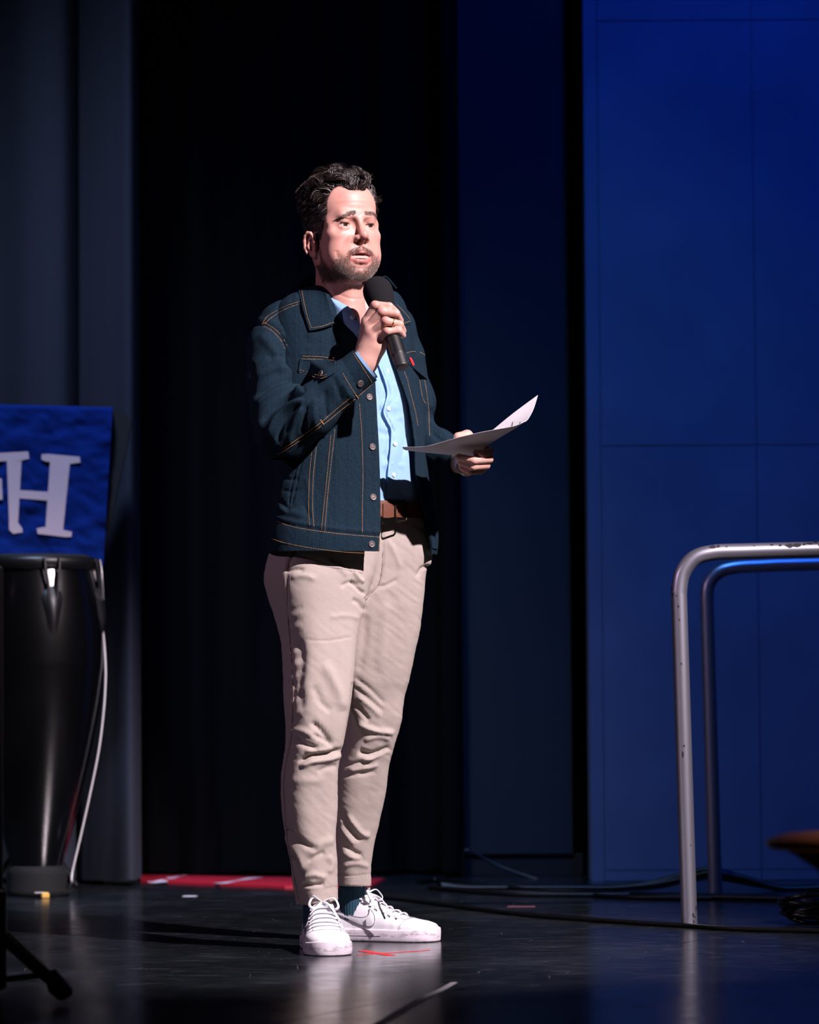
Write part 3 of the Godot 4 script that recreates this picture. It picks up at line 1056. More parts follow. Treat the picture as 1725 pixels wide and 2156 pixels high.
class Solid:
	var add: Array[Prim] = []
	var sub: Array[Prim] = []

	func chain(pts: Array, radii: Array, k: float) -> void:
		for j in pts.size() - 1:
			add.append(_cap(pts[j], pts[j + 1], radii[j], radii[j + 1], k))

	func _cap(a: Vector3, b: Vector3, r1: float, r2: float, k: float) -> Prim:
		var q := Prim.new()
		q.a = a
		q.ba = b - a
		q.il2 = 1.0 / maxf(q.ba.length_squared(), 1e-9)
		q.r1 = r1
		q.r2 = r2
		q.k = k
		return q

	func at(p: Vector3) -> float:
		return _eval(add, sub, p)

	static func _eval(ua: Array[Prim], us: Array[Prim], p: Vector3) -> float:
		var d := 1e9
		for q in ua:
			var e := q.d(p)
			var h := q.k - absf(d - e)
			d = minf(d, e)
			if h > 0.0:
				d -= h * h * 0.25 / q.k
		for q in us:
			var e := -q.d(p)
			var h := q.k - absf(d - e)
			d = maxf(d, e)
			if h > 0.0:
				d += h * h * 0.25 / q.k
		return d

	func _fill(lo: Vector3, cell: float, nb: Vector3i, z0: int, z1: int, out: Dictionary) -> void:
		# values at the grid corners of the blocks z0 .. z1 - 1 that the surface may cross
		const BL := 6
		var nx := nb.x * BL + 1
		var ny := nb.y * BL + 1
		var val := PackedFloat32Array()
		val.resize(nx * ny * ((z1 - z0) * BL + 1))
		val.fill(1e6)
		var half := cell * BL * 0.5
		var reach := half * 1.7321
		var active: Array[Vector3i] = []
		# each worker reads its own copies
		var my_add: Array[Prim] = []
		var my_sub: Array[Prim] = []
		for q in add:
			my_add.append(q.copy())
		for q in sub:
			my_sub.append(q.copy())
		for bz in range(z0, z1):
			for by in nb.y:
				for bx in nb.x:
					var c := lo + Vector3(bx, by, bz) * (cell * BL) + Vector3.ONE * half
					var dm := 1e9
					var ds := PackedFloat32Array()
					for q in my_add:
						var e := q.d(c)
						ds.append(e)
						dm = minf(dm, e)
					if dm > reach * 1.5 + 0.004 or dm < -reach * 2.5 - 0.01:
						var near := false
						if dm < 0.0:
							for q in my_sub:
								if absf(q.d(c)) < reach * 1.5 + q.k:
									near = true
						if not near:
							continue
					var la: Array[Prim] = []
					for j in my_add.size():
						if ds[j] < dm + reach * 2.2 + my_add[j].k * 1.5:
							la.append(my_add[j])
					var ls: Array[Prim] = []
					for q in my_sub:
						if q.d(c) < reach * 1.5 + q.k * 1.5:
							ls.append(q)
					active.append(Vector3i(bx, by, bz))
					for z in range(bz * BL, bz * BL + BL + 1):
						for y in range(by * BL, by * BL + BL + 1):
							var row := ((z - z0 * BL) * ny + y) * nx
							for x in range(bx * BL, bx * BL + BL + 1):
								if val[row + x] > 1e5:
									val[row + x] = _eval(la, ls, lo + Vector3(x, y, z) * cell)
		out.val = val
		out.active = active

	func mesh(lo: Vector3, hi: Vector3, cell: float, workers := 1) -> MB:
		const BL := 6
		var nb := Vector3i(((hi - lo) / (cell * BL)).ceil())
		var nx := nb.x * BL + 1
		var ny := nb.y * BL + 1
		var outs := []
		var threads := []
		for k in workers:
			var o := {}
			outs.append(o)
			var z0 := nb.z * k / workers
			var z1 := nb.z * (k + 1) / workers
			if workers == 1:
				_fill(lo, cell, nb, z0, z1, o)
			else:
				var th := Thread.new()
				th.start(_fill.bind(lo, cell, nb, z0, z1, o))
				threads.append(th)
		for th in threads:
			(th as Thread).wait_to_finish()
		var val: PackedFloat32Array = outs[0].val
		var active: Array[Vector3i] = outs[0].active
		for k in range(1, workers):
			var more: PackedFloat32Array = outs[k].val
			var base := val.size() - nx * ny
			for j in nx * ny:
				val[base + j] = minf(val[base + j], more[j])
			val.append_array(more.slice(nx * ny))
			active.append_array(outs[k].active)
		var mb := MB.new()
		var vid := {}
		var corner := PackedInt32Array([0, 1, nx, nx + 1, nx * ny, nx * ny + 1, nx * ny + nx, nx * ny + nx + 1])
		var edges := PackedInt32Array([0, 1, 2, 3, 4, 5, 6, 7, 0, 2, 1, 3, 4, 6, 5, 7, 0, 4, 1, 5, 2, 6, 3, 7])
		var cp: Array[Vector3] = [Vector3(0, 0, 0), Vector3(1, 0, 0), Vector3(0, 1, 0), Vector3(1, 1, 0), Vector3(0, 0, 1), Vector3(1, 0, 1), Vector3(0, 1, 1), Vector3(1, 1, 1)]
		for b in active:
			for z in range(b.z * BL, b.z * BL + BL):
				for y in range(b.y * BL, b.y * BL + BL):
					for x in range(b.x * BL, b.x * BL + BL):
						var o := (z * ny + y) * nx + x
						var mask := 0
						for j in 8:
							if val[o + corner[j]] < 0.0:
								mask |= 1 << j
						if mask == 0 or mask == 255:
							continue
						var s := Vector3.ZERO
						var cnt := 0
						for j in range(0, 24, 2):
							var ea := edges[j]
							var eb := edges[j + 1]
							if ((mask >> ea) & 1) != ((mask >> eb) & 1):
								var va := val[o + corner[ea]]
								var vb := val[o + corner[eb]]
								s += cp[ea].lerp(cp[eb], va / (va - vb))
								cnt += 1
						vid[o] = mb.v.size()
						mb.v.append(lo + (Vector3(x, y, z) + s / cnt) * cell)
		var steps := PackedInt32Array([1, nx, nx * ny])
		for o in vid:
			var inside: bool = val[o] < 0.0
			for ax in 3:
				if (val[o + steps[ax]] < 0.0) == inside:
					continue
				var u := steps[(ax + 1) % 3]
				var w := steps[(ax + 2) % 3]
				if vid.has(o - u) and vid.has(o - w) and vid.has(o - u - w):
					mb.quad(vid[o], vid[o - u], vid[o - u - w], vid[o - w], inside)
		return mb

# folds: each stroke follows photograph pixels across a surface that faces the camera and lifts or sinks it
class Folds:
	var list := []

	func add(pts: Array, width: float, height_mm: float, kind := 0) -> void:
		var c := PackedVector2Array()
		for q in pts:
			c.append(Vector2(q[0], q[1]))
		var s := PackedVector2Array()
		if c.size() == 2:
			s = PackedVector2Array([c[0], c[0].lerp(c[1], 0.33), c[0].lerp(c[1], 0.66), c[1]])
		else:
			for k in c.size() - 1:
				for t in 4:
					s.append(c[k].cubic_interpolate(c[k + 1], c[maxi(k - 1, 0)], c[mini(k + 2, c.size() - 1)], t / 4.0))
			s.append(c[-1])
		var box := Rect2(s[0], Vector2.ZERO)
		for q in s:
			box = box.expand(q)
		list.append([s, width, height_mm * 0.001, kind, box.grow(width * 2.6)])

	func at(p: Vector2) -> float:
		var d := 0.0
		for f in list:
			if not (f[4] as Rect2).has_point(p):
				continue
			var s: PackedVector2Array = f[0]
			var best := 1e9
			var side := 1.0
			var along := 0.0
			for k in s.size() - 1:
				var ab := s[k + 1] - s[k]
				var t := clampf((p - s[k]).dot(ab) / maxf(ab.length_squared(), 1e-6), 0.0, 1.0)
				var q := s[k] + ab * t
				var e := q.distance_squared_to(p)
				if e < best:
					best = e
					side = signf(ab.cross(p - s[k]))
					along = (k + t) / (s.size() - 1)
			var x: float = sqrt(best) / f[1]
			if x > 2.6:
				continue
			var taper: float = smoothstep(0.0, 0.22, along) * smoothstep(0.0, 0.22, 1.0 - along) if f[3] < 2 else 1.0
			if f[3] == 1:
				d += f[2] * side * x * exp(0.5 - x * x * 0.5) * taper
			else:
				d += f[2] * exp(-x * x) * taper
		return d

func apply_folds(mb: MB, f: Folds, nz: FastNoiseLite, amp: float, crumple := 0.0, along := Vector3(0.8, -0.6, 0.0)) -> void:
	# crumple: fine drawn-out wrinkles that run in the direction «along»
	var nn := mb.normals()
	var across := Vector3(-along.y, along.x, 0.0)
	for k in mb.v.size():
		var h := 0.0
		if crumple > 0.0:
			var p := mb.v[k]
			var a := nz.get_noise_3d(p.dot(along) * 150.0, p.dot(across) * 700.0, p.z * 160.0)
			var b := nz.get_noise_3d(p.dot(along) * 320.0 + 40.0, p.dot(across) * 1500.0, p.z * 300.0)
			h += crumple * (absf(a) * -1.6 + 0.5 * b) * (0.4 + 0.9 * clampf(nz.get_noise_3dv(p * 90.0 + Vector3.ONE * 77.0) + 0.4, 0.0, 1.0))
		if nz:
			h += nz.get_noise_3dv(mb.v[k] * 100.0) * amp
		if nn[k].z > -0.25:
			h += f.at(pixel(mb.v[k])) * smoothstep(-0.25, 0.15, nn[k].z)
		mb.v[k] += nn[k] * h

# what the camera's ray meets on a dense mesh, found through its nearest vertices
class Surface:
	var cells := {}
	var v: PackedVector3Array
	var n: PackedVector3Array
	var px: PackedVector2Array

	func near(p: Vector2) -> int:
		var best := -1
		var bd := 1e9
		var bz := -1e9
		var c := Vector2i((p / 6.0).floor())
		for dy in [-1, 0, 1]:
			for dx in [-1, 0, 1]:
				for j in cells.get(c + Vector2i(dx, dy), []):
					if px[j].distance_to(p) < 6.0:
						bz = maxf(bz, v[j].z)
		for dy in [-1, 0, 1]:
			for dx in [-1, 0, 1]:
				for j in cells.get(c + Vector2i(dx, dy), []):
					if v[j].z > bz - 0.007:
						var e := px[j].distance_to(p)
						if e < bd:
							bd = e
							best = j
		return best

func surface_of(meshes: Array) -> Surface:
	var s := Surface.new()
	for mb in meshes:
		var nn: PackedVector3Array = mb.normals()
		for k in mb.v.size():
			if nn[k].z > 0.03:
				var p := pixel(mb.v[k])
				var c := Vector2i((p / 6.0).floor())
				if not s.cells.has(c):
					s.cells[c] = []
				s.cells[c].append(s.v.size())
				s.v.append(mb.v[k])
				s.n.append(nn[k])
				s.px.append(p)
	return s

func on_surface(s: Surface, x: float, y: float, lift: float) -> Vector3:
	var j := s.near(Vector2(x, y))
	if j < 0:
		return Vector3.INF
	# slide in the tangent plane of the nearest vertex to the exact pixel
	var d := (cam_basis * Vector3((x - 862.5) / FOC, -(y - 1078.0) / FOC, -1.0)).normalized()
	var nv := s.n[j]
	var den := d.dot(nv)
	var flat := (s.v[j] - cam_pos).dot(d)
	var t := flat
	if absf(den) > 0.1:
		t = clampf((s.v[j] - cam_pos).dot(nv) / den, flat - 0.006, flat + 0.006)
	return cam_pos + d * t + nv * lift

# ---------------------------------------------------------------- the man
func Q(x: float, y: float, z: float) -> Vector3:
	return P(x, y, z - 0.06)

func interp(rows: Array, y: float, col: int) -> float:
	# monotone lookup in rows of [y, a, b, ...], smooth between them
	if y <= rows[0][0]:
		return rows[0][col]
	for k in rows.size() - 1:
		if y <= rows[k + 1][0]:
			var t: float = (y - rows[k][0]) / (rows[k + 1][0] - rows[k][0])
			return cubic_interpolate(rows[k][col], rows[k + 1][col], rows[maxi(k - 1, 0)][col], rows[mini(k + 2, rows.size() - 1)][col], t)
	return rows[-1][col]

func column(rows: Array, skew: float, k: float, slope := 0.0) -> Prim:
	# rows: [pixel y, pixel x left, pixel x right, depth of the axis, half depth]
	var q := Prim.new()
	q.kind = 2
	q.k = k
	q.r1 = cos(skew)
	q.r2 = sin(skew)
	q.cap_slope = slope
	var top := Q(700, rows[0][0], rows[0][3]).y
	var bot := Q(700, rows[-1][0], rows[-1][3]).y
	var n := int((top - bot) / 0.008) + 1
	q.y0 = bot
	q.idy = (n - 1) / (top - bot)
	q.top = top
	q.last = n - 1.001
	for j in n:
		var py: float = lerpf(rows[-1][0], rows[0][0], float(j) / (n - 1))
		var z := interp(rows, py, 3)
		var l := Q(interp(rows, py, 1), py, z)
		var r := Q(interp(rows, py, 2), py, z)
		q.tx.append((l.x + r.x) * 0.5)
		var half := (r.x - l.x) * 0.5
		var deep := interp(rows, py, 4)
		q.ta.append(pow(maxf(pow(half, 1.5) - pow(deep * absf(q.r2), 1.5), 1e-5), 0.6667) / q.r1)
		q.tz.append(l.z)
		q.tb.append(deep)
	return q

func stitches(mb: MB, s: Surface, pts: Array, step := 3.5, len_px := 2.5, r := 0.00042) -> void:
	var path := PackedVector2Array()
	for k in pts.size() - 1:
		var a := Vector2(pts[maxi(k - 1, 0)][0], pts[maxi(k - 1, 0)][1])
		var b := Vector2(pts[k][0], pts[k][1])
		var c := Vector2(pts[k + 1][0], pts[k + 1][1])
		var d := Vector2(pts[mini(k + 2, pts.size() - 1)][0], pts[mini(k + 2, pts.size() - 1)][1])
		var n := maxi(2, int(b.distance_to(c)))
		for t in n:
			path.append(b.cubic_interpolate(c, a, d, float(t) / n))
	var k := 0
	while k < path.size() - 1:
		var a := path[k]
		var e := 0.0
		var j := k
		while j < path.size() - 1 and e < len_px:
			e += path[j].distance_to(path[j + 1])
			j += 1
		var pa := on_surface(s, a.x, a.y, 0.0006)
		var pb := on_surface(s, path[j].x, path[j].y, 0.0006)
		if pa != Vector3.INF and pb != Vector3.INF and pa.distance_to(pb) < 0.012:
			mb.tube(PackedVector3Array([pa, pb]), PackedFloat32Array([r]), 4, true)
		e = 0.0
		while j < path.size() - 1 and e < step - len_px:
			e += path[j].distance_to(path[j + 1])
			j += 1
		k = maxi(j, k + 1)

func disc_button(parent: Node3D, s: Surface, x: float, y: float, r: float, m: Material, called := "button") -> void:
	var p := on_surface(s, x, y, 0.0)
	if p == Vector3.INF:
		return
	# mean direction of the cloth round about
	var nv := Vector3.ZERO
	for dx in [-6, 0, 6]:
		for dy in [-6, 0, 6]:
			var j := s.near(Vector2(x + dx, y + dy))
			if j >= 0 and s.v[j].distance_to(p) < 0.016:
				nv += s.n[j]
	nv = nv.normalized() if nv.length() > 0.1 else Vector3.BACK
	var mb := MB.new()
	var xf := Transform3D(Basis(Quaternion(Vector3.UP, nv)), p)
	mb.lathe(PackedVector2Array([Vector2(0, 0.0020), Vector2(r * 0.3, 0.0020), Vector2(r * 0.42, 0.0016), Vector2(r * 0.62, 0.0017), Vector2(r * 0.72, 0.0023), Vector2(r * 0.88, 0.0022), Vector2(r, 0.001), Vector2(r, -0.002)]), 20, xf)
	part(mb, called, m, parent)
var baked := {}
var lock := Mutex.new()

func bake(key: String, s: Solid, lo: Vector3, hi: Vector3, cell: float, workers := 1) -> Thread:
	var th := Thread.new()
	th.start(func():
		var mb := s.mesh(lo, hi, cell, workers)
		lock.lock()
		baked[key] = mb
		lock.unlock())
	return th

func head_frame() -> Transform3D:
	# the head looks to the stage-left side of the audience, about 29 degrees off the camera
	return Transform3D(Basis(Vector3.UP, deg_to_rad(29.0)) * Basis(Vector3.RIGHT, deg_to_rad(0.0)) * Basis(Vector3.BACK, deg_to_rad(1.2)), Q(720, 482, -0.06))

func head_solid() -> Solid:
	var s := Solid.new()
	var a := s.add
	a.append(ell(Vector3(0, 0.035, -0.018), Vector3(0.0755, 0.083, 0.096), 0.02))
	a.append(ell(Vector3(0, 0.045, 0.022), Vector3(0.066, 0.06, 0.06), 0.02))
	a.append(ell(Vector3(0, -0.03, 0.022), Vector3(0.064, 0.073, 0.063), 0.022))
	a.append(ell(Vector3(0, -0.072, 0.034), Vector3(0.0605, 0.042, 0.048), 0.025))
	a.append(ell(Vector3(0, -0.1, 0.066), Vector3(0.027, 0.021, 0.0215), 0.022))
	for e in [-1.0, 1.0]:
		a.append(cap(Vector3(0.054 * e, -0.05, -0.004), Vector3(0.047 * e, -0.080, 0.008), 0.014, 0.015, 0.02))
		a.append(cap(Vector3(0.047 * e, -0.080, 0.008), Vector3(0.018 * e, -0.107, 0.066), 0.015, 0.014, 0.02))
		a.append(ell(Vector3(0.043 * e, -0.022, 0.052), Vector3(0.024, 0.018, 0.025), 0.02))
		a.append(ell(Vector3(0.039 * e, -0.066, 0.054), Vector3(0.026, 0.036, 0.026), 0.02))
	a.append(ell(Vector3(0, -0.068, 0.062), Vector3(0.033, 0.03, 0.029), 0.016))
	# brow
	for e in [-1.0, 1.0]:
		a.append(cap(Vector3(0.010 * e, 0.0175, 0.082), Vector3(0.036 * e, 0.020, 0.073), 0.0072, 0.0075, 0.016))
		a.append(cap(Vector3(0.036 * e, 0.020, 0.073), Vector3(0.055 * e, 0.006, 0.05), 0.0075, 0.009, 0.016))
	# nose
	a.append(cap(Vector3(0, 0.012, 0.081), Vector3(0, -0.018, 0.0985), 0.0068, 0.0080, 0.010))
	a.append(cap(Vector3(0, -0.018, 0.0985), Vector3(0, -0.025, 0.1035), 0.0076, 0.0094, 0.006))
	a.append(ell(Vector3(0, -0.0275, 0.104), Vector3(0.0098, 0.0094, 0.0100), 0.006))
	for e in [-1.0, 1.0]:
		a.append(ell(Vector3(0.0124 * e, -0.0325, 0.0935), Vector3(0.0062, 0.0072, 0.0105), 0.005))
		a.append(cap(Vector3(0.0215 * e, -0.037, 0.082), Vector3(0.033 * e, -0.066, 0.072), 0.007, 0.009, 0.012))
	a.append(cap(Vector3(0, -0.0388, 0.0995), Vector3(0, -0.044, 0.088), 0.0042, 0.005, 0.006))
	# lips, parted
	for e in [-1.0, 1.0]:
		s.chain([Vector3(0.0, -0.0632, 0.0928), Vector3(0.008 * e, -0.0622, 0.092), Vector3(0.019 * e, -0.0662, 0.086), Vector3(0.0295 * e, -0.0735, 0.0745)], [0.0038, 0.0042, 0.0038, 0.0026], 0.005)
		s.chain([Vector3(0.0, -0.0838, 0.0905), Vector3(0.011 * e, -0.0832, 0.0885), Vector3(0.022 * e, -0.079, 0.0815), Vector3(0.0295 * e, -0.0742, 0.0745)], [0.0052, 0.005, 0.004, 0.0026], 0.005)
	# eyelid balls
	for e in [-1.0, 1.0]:
		a.append(ell(Vector3(0.032 * e, 0.0, 0.0648), Vector3(0.0185, 0.0145, 0.0152), 0.006))
		a.append(cap(Vector3(0.019 * e, 0.0095, 0.0785), Vector3(0.042 * e, 0.0095, 0.0735), 0.0035, 0.0038, 0.006))
	# neck, larynx, shoulder slope
	a.append(cap(Vector3(0.004, -0.075, -0.022), Vector3(0.010, -0.2, -0.036), 0.054, 0.058, 0.02))
	a.append(cap(Vector3(0, -0.125, 0.022), Vector3(0, -0.19, 0.02), 0.026, 0.032, 0.03))
	for e in [-1.0, 1.0]:
		a.append(cap(Vector3(0.052 * e, -0.06, -0.018), Vector3(0.016 * e, -0.195, 0.026), 0.013, 0.012, 0.02))
		a.append(cap(Vector3(0.02 * e, -0.17, -0.06), Vector3(0.075 * e, -0.25, -0.07), 0.03, 0.024, 0.03))
	a.append(ell(Vector3(0.01, -0.275, -0.025), Vector3(0.10, 0.085, 0.082), 0.04))
	# ears
	for e in [-1.0, 1.0]:
		var c := Vector3(0.0735 * e, -0.041, -0.002)
		var b := Basis(Vector3.UP, -0.45 * e) * Basis(Vector3.RIGHT, -0.15)
		var pts := []
		for k in 9:
			var an: float = deg_to_rad(-40.0 + 31.0 * k)
			pts.append(c + b * Vector3(0.006 * e, sin(an) * 0.0275 + 0.003, -cos(an) * 0.0145 - 0.004))
		s.chain(pts, [0.003, 0.0038, 0.004, 0.004, 0.004, 0.0038, 0.0035, 0.003, 0.003], 0.003)
		a.append(ell(c + b * Vector3(0.0, 0.0, -0.004), Vector3(0.0042, 0.026, 0.0155), 0.004, b))
		a.append(ell(c + b * Vector3(0.003 * e, -0.023, 0.003), Vector3(0.005, 0.009, 0.008), 0.005, b))
		s.chain([c + b * Vector3(0.005 * e, 0.014, -0.002), c + b * Vector3(0.006 * e, 0.0, -0.009), c + b * Vector3(0.005 * e, -0.013, -0.004)], [0.0028, 0.0032, 0.0028], 0.003)
		a.append(cap(c + b * Vector3(0.003 * e, -0.004, 0.008), c + b * Vector3(0.003 * e, -0.014, 0.006), 0.0042, 0.0036, 0.004))
		s.sub.append(ell(c + b * Vector3(0.007 * e, -0.006, 0.0005), Vector3(0.006, 0.009, 0.0055), 0.003, b))
	# hollows
	for e in [-1.0, 1.0]:
		s.sub.append(ell(Vector3(0.018 * e, 0.001, 0.0905), Vector3(0.007, 0.010, 0.012), 0.010))
		s.sub.append(ell(Vector3(0.0318 * e, -0.0010, 0.080), Vector3(0.0138, 0.0042, 0.0088), 0.0012))
		s.sub.append(cap(Vector3(0.0066 * e, -0.0412, 0.1010), Vector3(0.008 * e, -0.031, 0.095), 0.0036, 0.003, 0.002))
		s.sub.append(ell(Vector3(0.054 * e, -0.003, 0.078), Vector3(0.008, 0.014, 0.008), 0.012))
	s.sub.append(ell(Vector3(0, -0.0732, 0.09), Vector3(0.023, 0.0062, 0.02), 0.002))
	s.sub.append(ell(Vector3(0, -0.0575, 0.0985), Vector3(0.003, 0.006, 0.004), 0.004))
	s.sub.append(ell(Vector3(0, -0.0965, 0.093), Vector3(0.016, 0.004, 0.0045), 0.006))
	return s

func right_hand_solid() -> Solid:
	var s := Solid.new()
	# wrist and palm, back of the hand towards the camera's left
	s.chain([Q(742, 798, 0.085), Q(768, 764, 0.093)], [0.031, 0.027], 0.01)
	s.chain([Q(766, 762, 0.095), Q(782, 732, 0.095), Q(786, 706, 0.090)], [0.0265, 0.025, 0.019], 0.016)
	s.chain([Q(776, 752, 0.098), Q(793, 727, 0.102), Q(797, 716, 0.105)], [0.02, 0.018, 0.013], 0.014)
	s.chain([Q(768, 730, 0.088), Q(775, 690, 0.088)], [0.016, 0.014], 0.014)
	var f := [
		[[772, 675, 0.092], [790, 643, 0.108], [820, 645, 0.112], [834, 657, 0.087]],
		[[777, 687, 0.105], [804, 656, 0.122], [834, 660, 0.120], [843, 675, 0.092]],
		[[783, 702, 0.112], [812, 676, 0.132], [842, 683, 0.128], [849, 697, 0.102]],
		[[792, 714, 0.112], [815, 698, 0.136], [840, 696, 0.134], [849, 706, 0.112]],
	]
	var rr := [[0.0108, 0.0098, 0.0088, 0.0078], [0.0108, 0.0098, 0.009, 0.008], [0.0104, 0.0094, 0.0086, 0.0078], [0.0095, 0.0084, 0.0078, 0.007]]
	for k in 4:
		var p := []
		for q in f[k]:
			p.append(Q(q[0], q[1], q[2]))
		s.chain([Q(774, 735, 0.090).lerp(p[0], 0.35), p[0]], [0.013, 0.012], 0.012)
		s.chain(p, rr[k], 0.0024)
		# knuckle
		s.add.append(cap(p[1], p[1] + Vector3(0.001, 0.0, 0.002), rr[k][1] + 0.0006, rr[k][1], 0.003))
	# thumb, behind the microphone
	s.chain([Q(778, 735, 0.070), Q(790, 700, 0.045), Q(808, 680, 0.036), Q(828, 664, 0.042)], [0.019, 0.0135, 0.0115, 0.0095], 0.008)
	return s

func left_hand_solid() -> Solid:
	var s := Solid.new()
	s.chain([Q(952, 968, -0.140), Q(980, 974, -0.090)], [0.03, 0.026], 0.01)
	s.chain([Q(982, 972, -0.080), Q(1006, 962, -0.035), Q(1020, 962, -0.010)], [0.024, 0.022, 0.019], 0.014)
	s.chain([Q(985, 985, -0.070), Q(1010, 980, -0.020)], [0.018, 0.016], 0.014)
	var f := [
		[[1022, 950, 0.002], [1032, 952, 0.030], [1016, 955, 0.052], [1003, 953, 0.050]],
		[[1024, 963, 0.005], [1030, 967, 0.035], [998, 970, 0.058], [966, 962, 0.050]],
		[[1020, 975, 0.000], [1024, 980, 0.028], [996, 983, 0.050], [968, 972, 0.042]],
		[[1012, 985, -0.012], [1012, 991, 0.012], [990, 993, 0.032], [972, 984, 0.028]],
	]
	var rr := [[0.0105, 0.0096, 0.0088, 0.0078], [0.0105, 0.0096, 0.0088, 0.008], [0.010, 0.0092, 0.0085, 0.0076], [0.0095, 0.0084, 0.0078, 0.007]]
	for k in 4:
		var p := []
		for q in f[k]:
			p.append(Q(q[0], q[1], q[2]))
		s.chain([Q(1004, 968, -0.035), p[0]], [0.014, 0.0125], 0.01)
		s.chain(p, rr[k], 0.0024)
	# thumb presses on top of the sheets
	s.chain([Q(990, 955, -0.060), Q(992, 928, -0.035), Q(984, 917, -0.015), Q(964, 919, 0.005)], [0.02, 0.0135, 0.0115, 0.0095], 0.008)
	return s

func body_solid() -> Solid:
	# the body under the clothes, joined to head and hands
	var s := Solid.new()
	s.chain([Q(748, 655, -0.12), Q(752, 760, -0.12), Q(745, 900, -0.12), Q(738, 1060, -0.115), Q(732, 1150, -0.11)], [0.06, 0.085, 0.085, 0.08, 0.07], 0.03)
	s.chain([Q(735, 660, -0.11), Q(612, 705, -0.09), Q(592, 790, -0.03), Q(604, 895, 0.05), Q(660, 860, 0.08), Q(745, 795, 0.086)], [0.05, 0.045, 0.038, 0.034, 0.034, 0.026], 0.02)
	s.chain([Q(750, 660, -0.12), Q(818, 700, -0.17), Q(845, 770, -0.2), Q(862, 900, -0.19), Q(955, 968, -0.135)], [0.05, 0.038, 0.034, 0.03, 0.026], 0.02)
	s.chain([Q(690, 1150, -0.09), Q(660, 1400, -0.04), Q(655, 1570, -0.02), Q(655, 1740, -0.03), Q(668, 1935, -0.035)], [0.06, 0.05, 0.044, 0.042, 0.024], 0.03)
	s.chain([Q(790, 1150, -0.16), Q(785, 1400, -0.18), Q(775, 1570, -0.22), Q(748, 1740, -0.27), Q(742, 1915, -0.31)], [0.06, 0.05, 0.042, 0.036, 0.024], 0.03)
	return s

func trouser_solid() -> Solid:
	var s := Solid.new()
	s.add.append(column([[1088, 590, 815, -0.10, 0.1015], [1145, 572, 808, -0.098, 0.1049], [1190, 559, 796, -0.092, 0.1092], [1217, 555, 787, -0.086, 0.1101], [1247, 560, 776, -0.078, 0.1049], [1298, 576, 765, -0.065, 0.0929], [1351, 590, 753, -0.05, 0.0843], [1412, 594, 747, -0.035, 0.0774], [1473, 596, 741, -0.022, 0.0722], [1522, 600, 733, -0.015, 0.0688], [1566, 600, 724, -0.012, 0.0645], [1610, 594, 714, -0.015, 0.0619], [1643, 590, 712, -0.018, 0.0611], [1698, 591, 712, -0.025, 0.0602], [1764, 600, 707, -0.03, 0.0585], [1819, 610, 711, -0.035, 0.0568], [1860, 615, 712, -0.036, 0.0550], [1901, 622, 713, -0.038, 0.0533]], 0.44, 0.02, 0.13))
	s.add.append(column([[1088, 672, 898, -0.16, 0.0946], [1145, 680, 907, -0.165, 0.0989], [1172, 684, 908, -0.168, 0.0989], [1205, 690, 898, -0.17, 0.0963], [1254, 692, 893, -0.172, 0.0929], [1327, 690, 884, -0.175, 0.0843], [1388, 692, 872, -0.178, 0.0774], [1437, 700, 861, -0.185, 0.0722], [1468, 708, 852, -0.192, 0.0688], [1510, 720, 848, -0.2, 0.0662], [1544, 724, 840, -0.208, 0.0636], [1566, 722, 832, -0.212, 0.0619], [1610, 708, 820, -0.222, 0.0602], [1665, 698, 813, -0.238, 0.0585], [1742, 694, 797, -0.26, 0.0568], [1775, 695, 789, -0.268, 0.0550], [1819, 697, 782, -0.28, 0.0533], [1864, 700, 782, -0.29, 0.0516]], 0.38, 0.009, -0.02))
	return s

func right_sleeve_solid() -> Solid:
	var s := Solid.new()
	s.chain([Q(640, 678, -0.12), Q(604, 696, -0.09), Q(584, 735, -0.06), Q(581, 800, -0.03), Q(589, 860, 0.01), Q(598, 908, 0.05), Q(656, 866, 0.085), Q(716, 810, 0.094), Q(744, 788, 0.095)], [0.064, 0.066, 0.065, 0.063, 0.063, 0.064, 0.056, 0.046, 0.041], 0.02)
	return s

func left_sleeve_solid() -> Solid:
	var s := Solid.new()
	s.chain([Q(795, 676, -0.15), Q(822, 694, -0.19), Q(843, 753, -0.21), Q(866, 845, -0.2), Q(866, 915, -0.19), Q(920, 946, -0.155), Q(958, 964, -0.13)], [0.056, 0.056, 0.053, 0.053, 0.05, 0.045, 0.041], 0.02)
	return s

# jacket shell rows: [pixel y, left outline, right outline, front edge of the right panel, front edge of the left panel, depth of axis, half depth]
const JACKET := [[604, 664, 812, 680, 806, -0.13, 0.066], [614, 636, 838, 686, 812, -0.13, 0.082], [628, 606, 850, 694, 816, -0.128, 0.097], [645, 588, 858, 702, 817, -0.126, 0.106], [665, 578, 864, 714, 817, -0.124, 0.113], [690, 572, 868, 730, 816, -0.122, 0.12], [720, 570, 873, 752, 816, -0.12, 0.125], [750, 570, 878, 773, 822, -0.118, 0.128], [790, 568, 884, 788, 838, -0.116, 0.13], [840, 566, 893, 793, 856, -0.115, 0.132], [900, 568, 902, 796, 868, -0.115, 0.133], [950, 574, 906, 799, 874, -0.115, 0.134], [1000, 580, 908, 801, 877, -0.115, 0.135], [1050, 578, 912, 802, 886, -0.113, 0.137], [1100, 571, 919, 802, 901, -0.110, 0.142], [1135, 567, 923, 801, 907, -0.108, 0.147], [1166, 567, 921, 800, 910, -0.107, 0.149]]
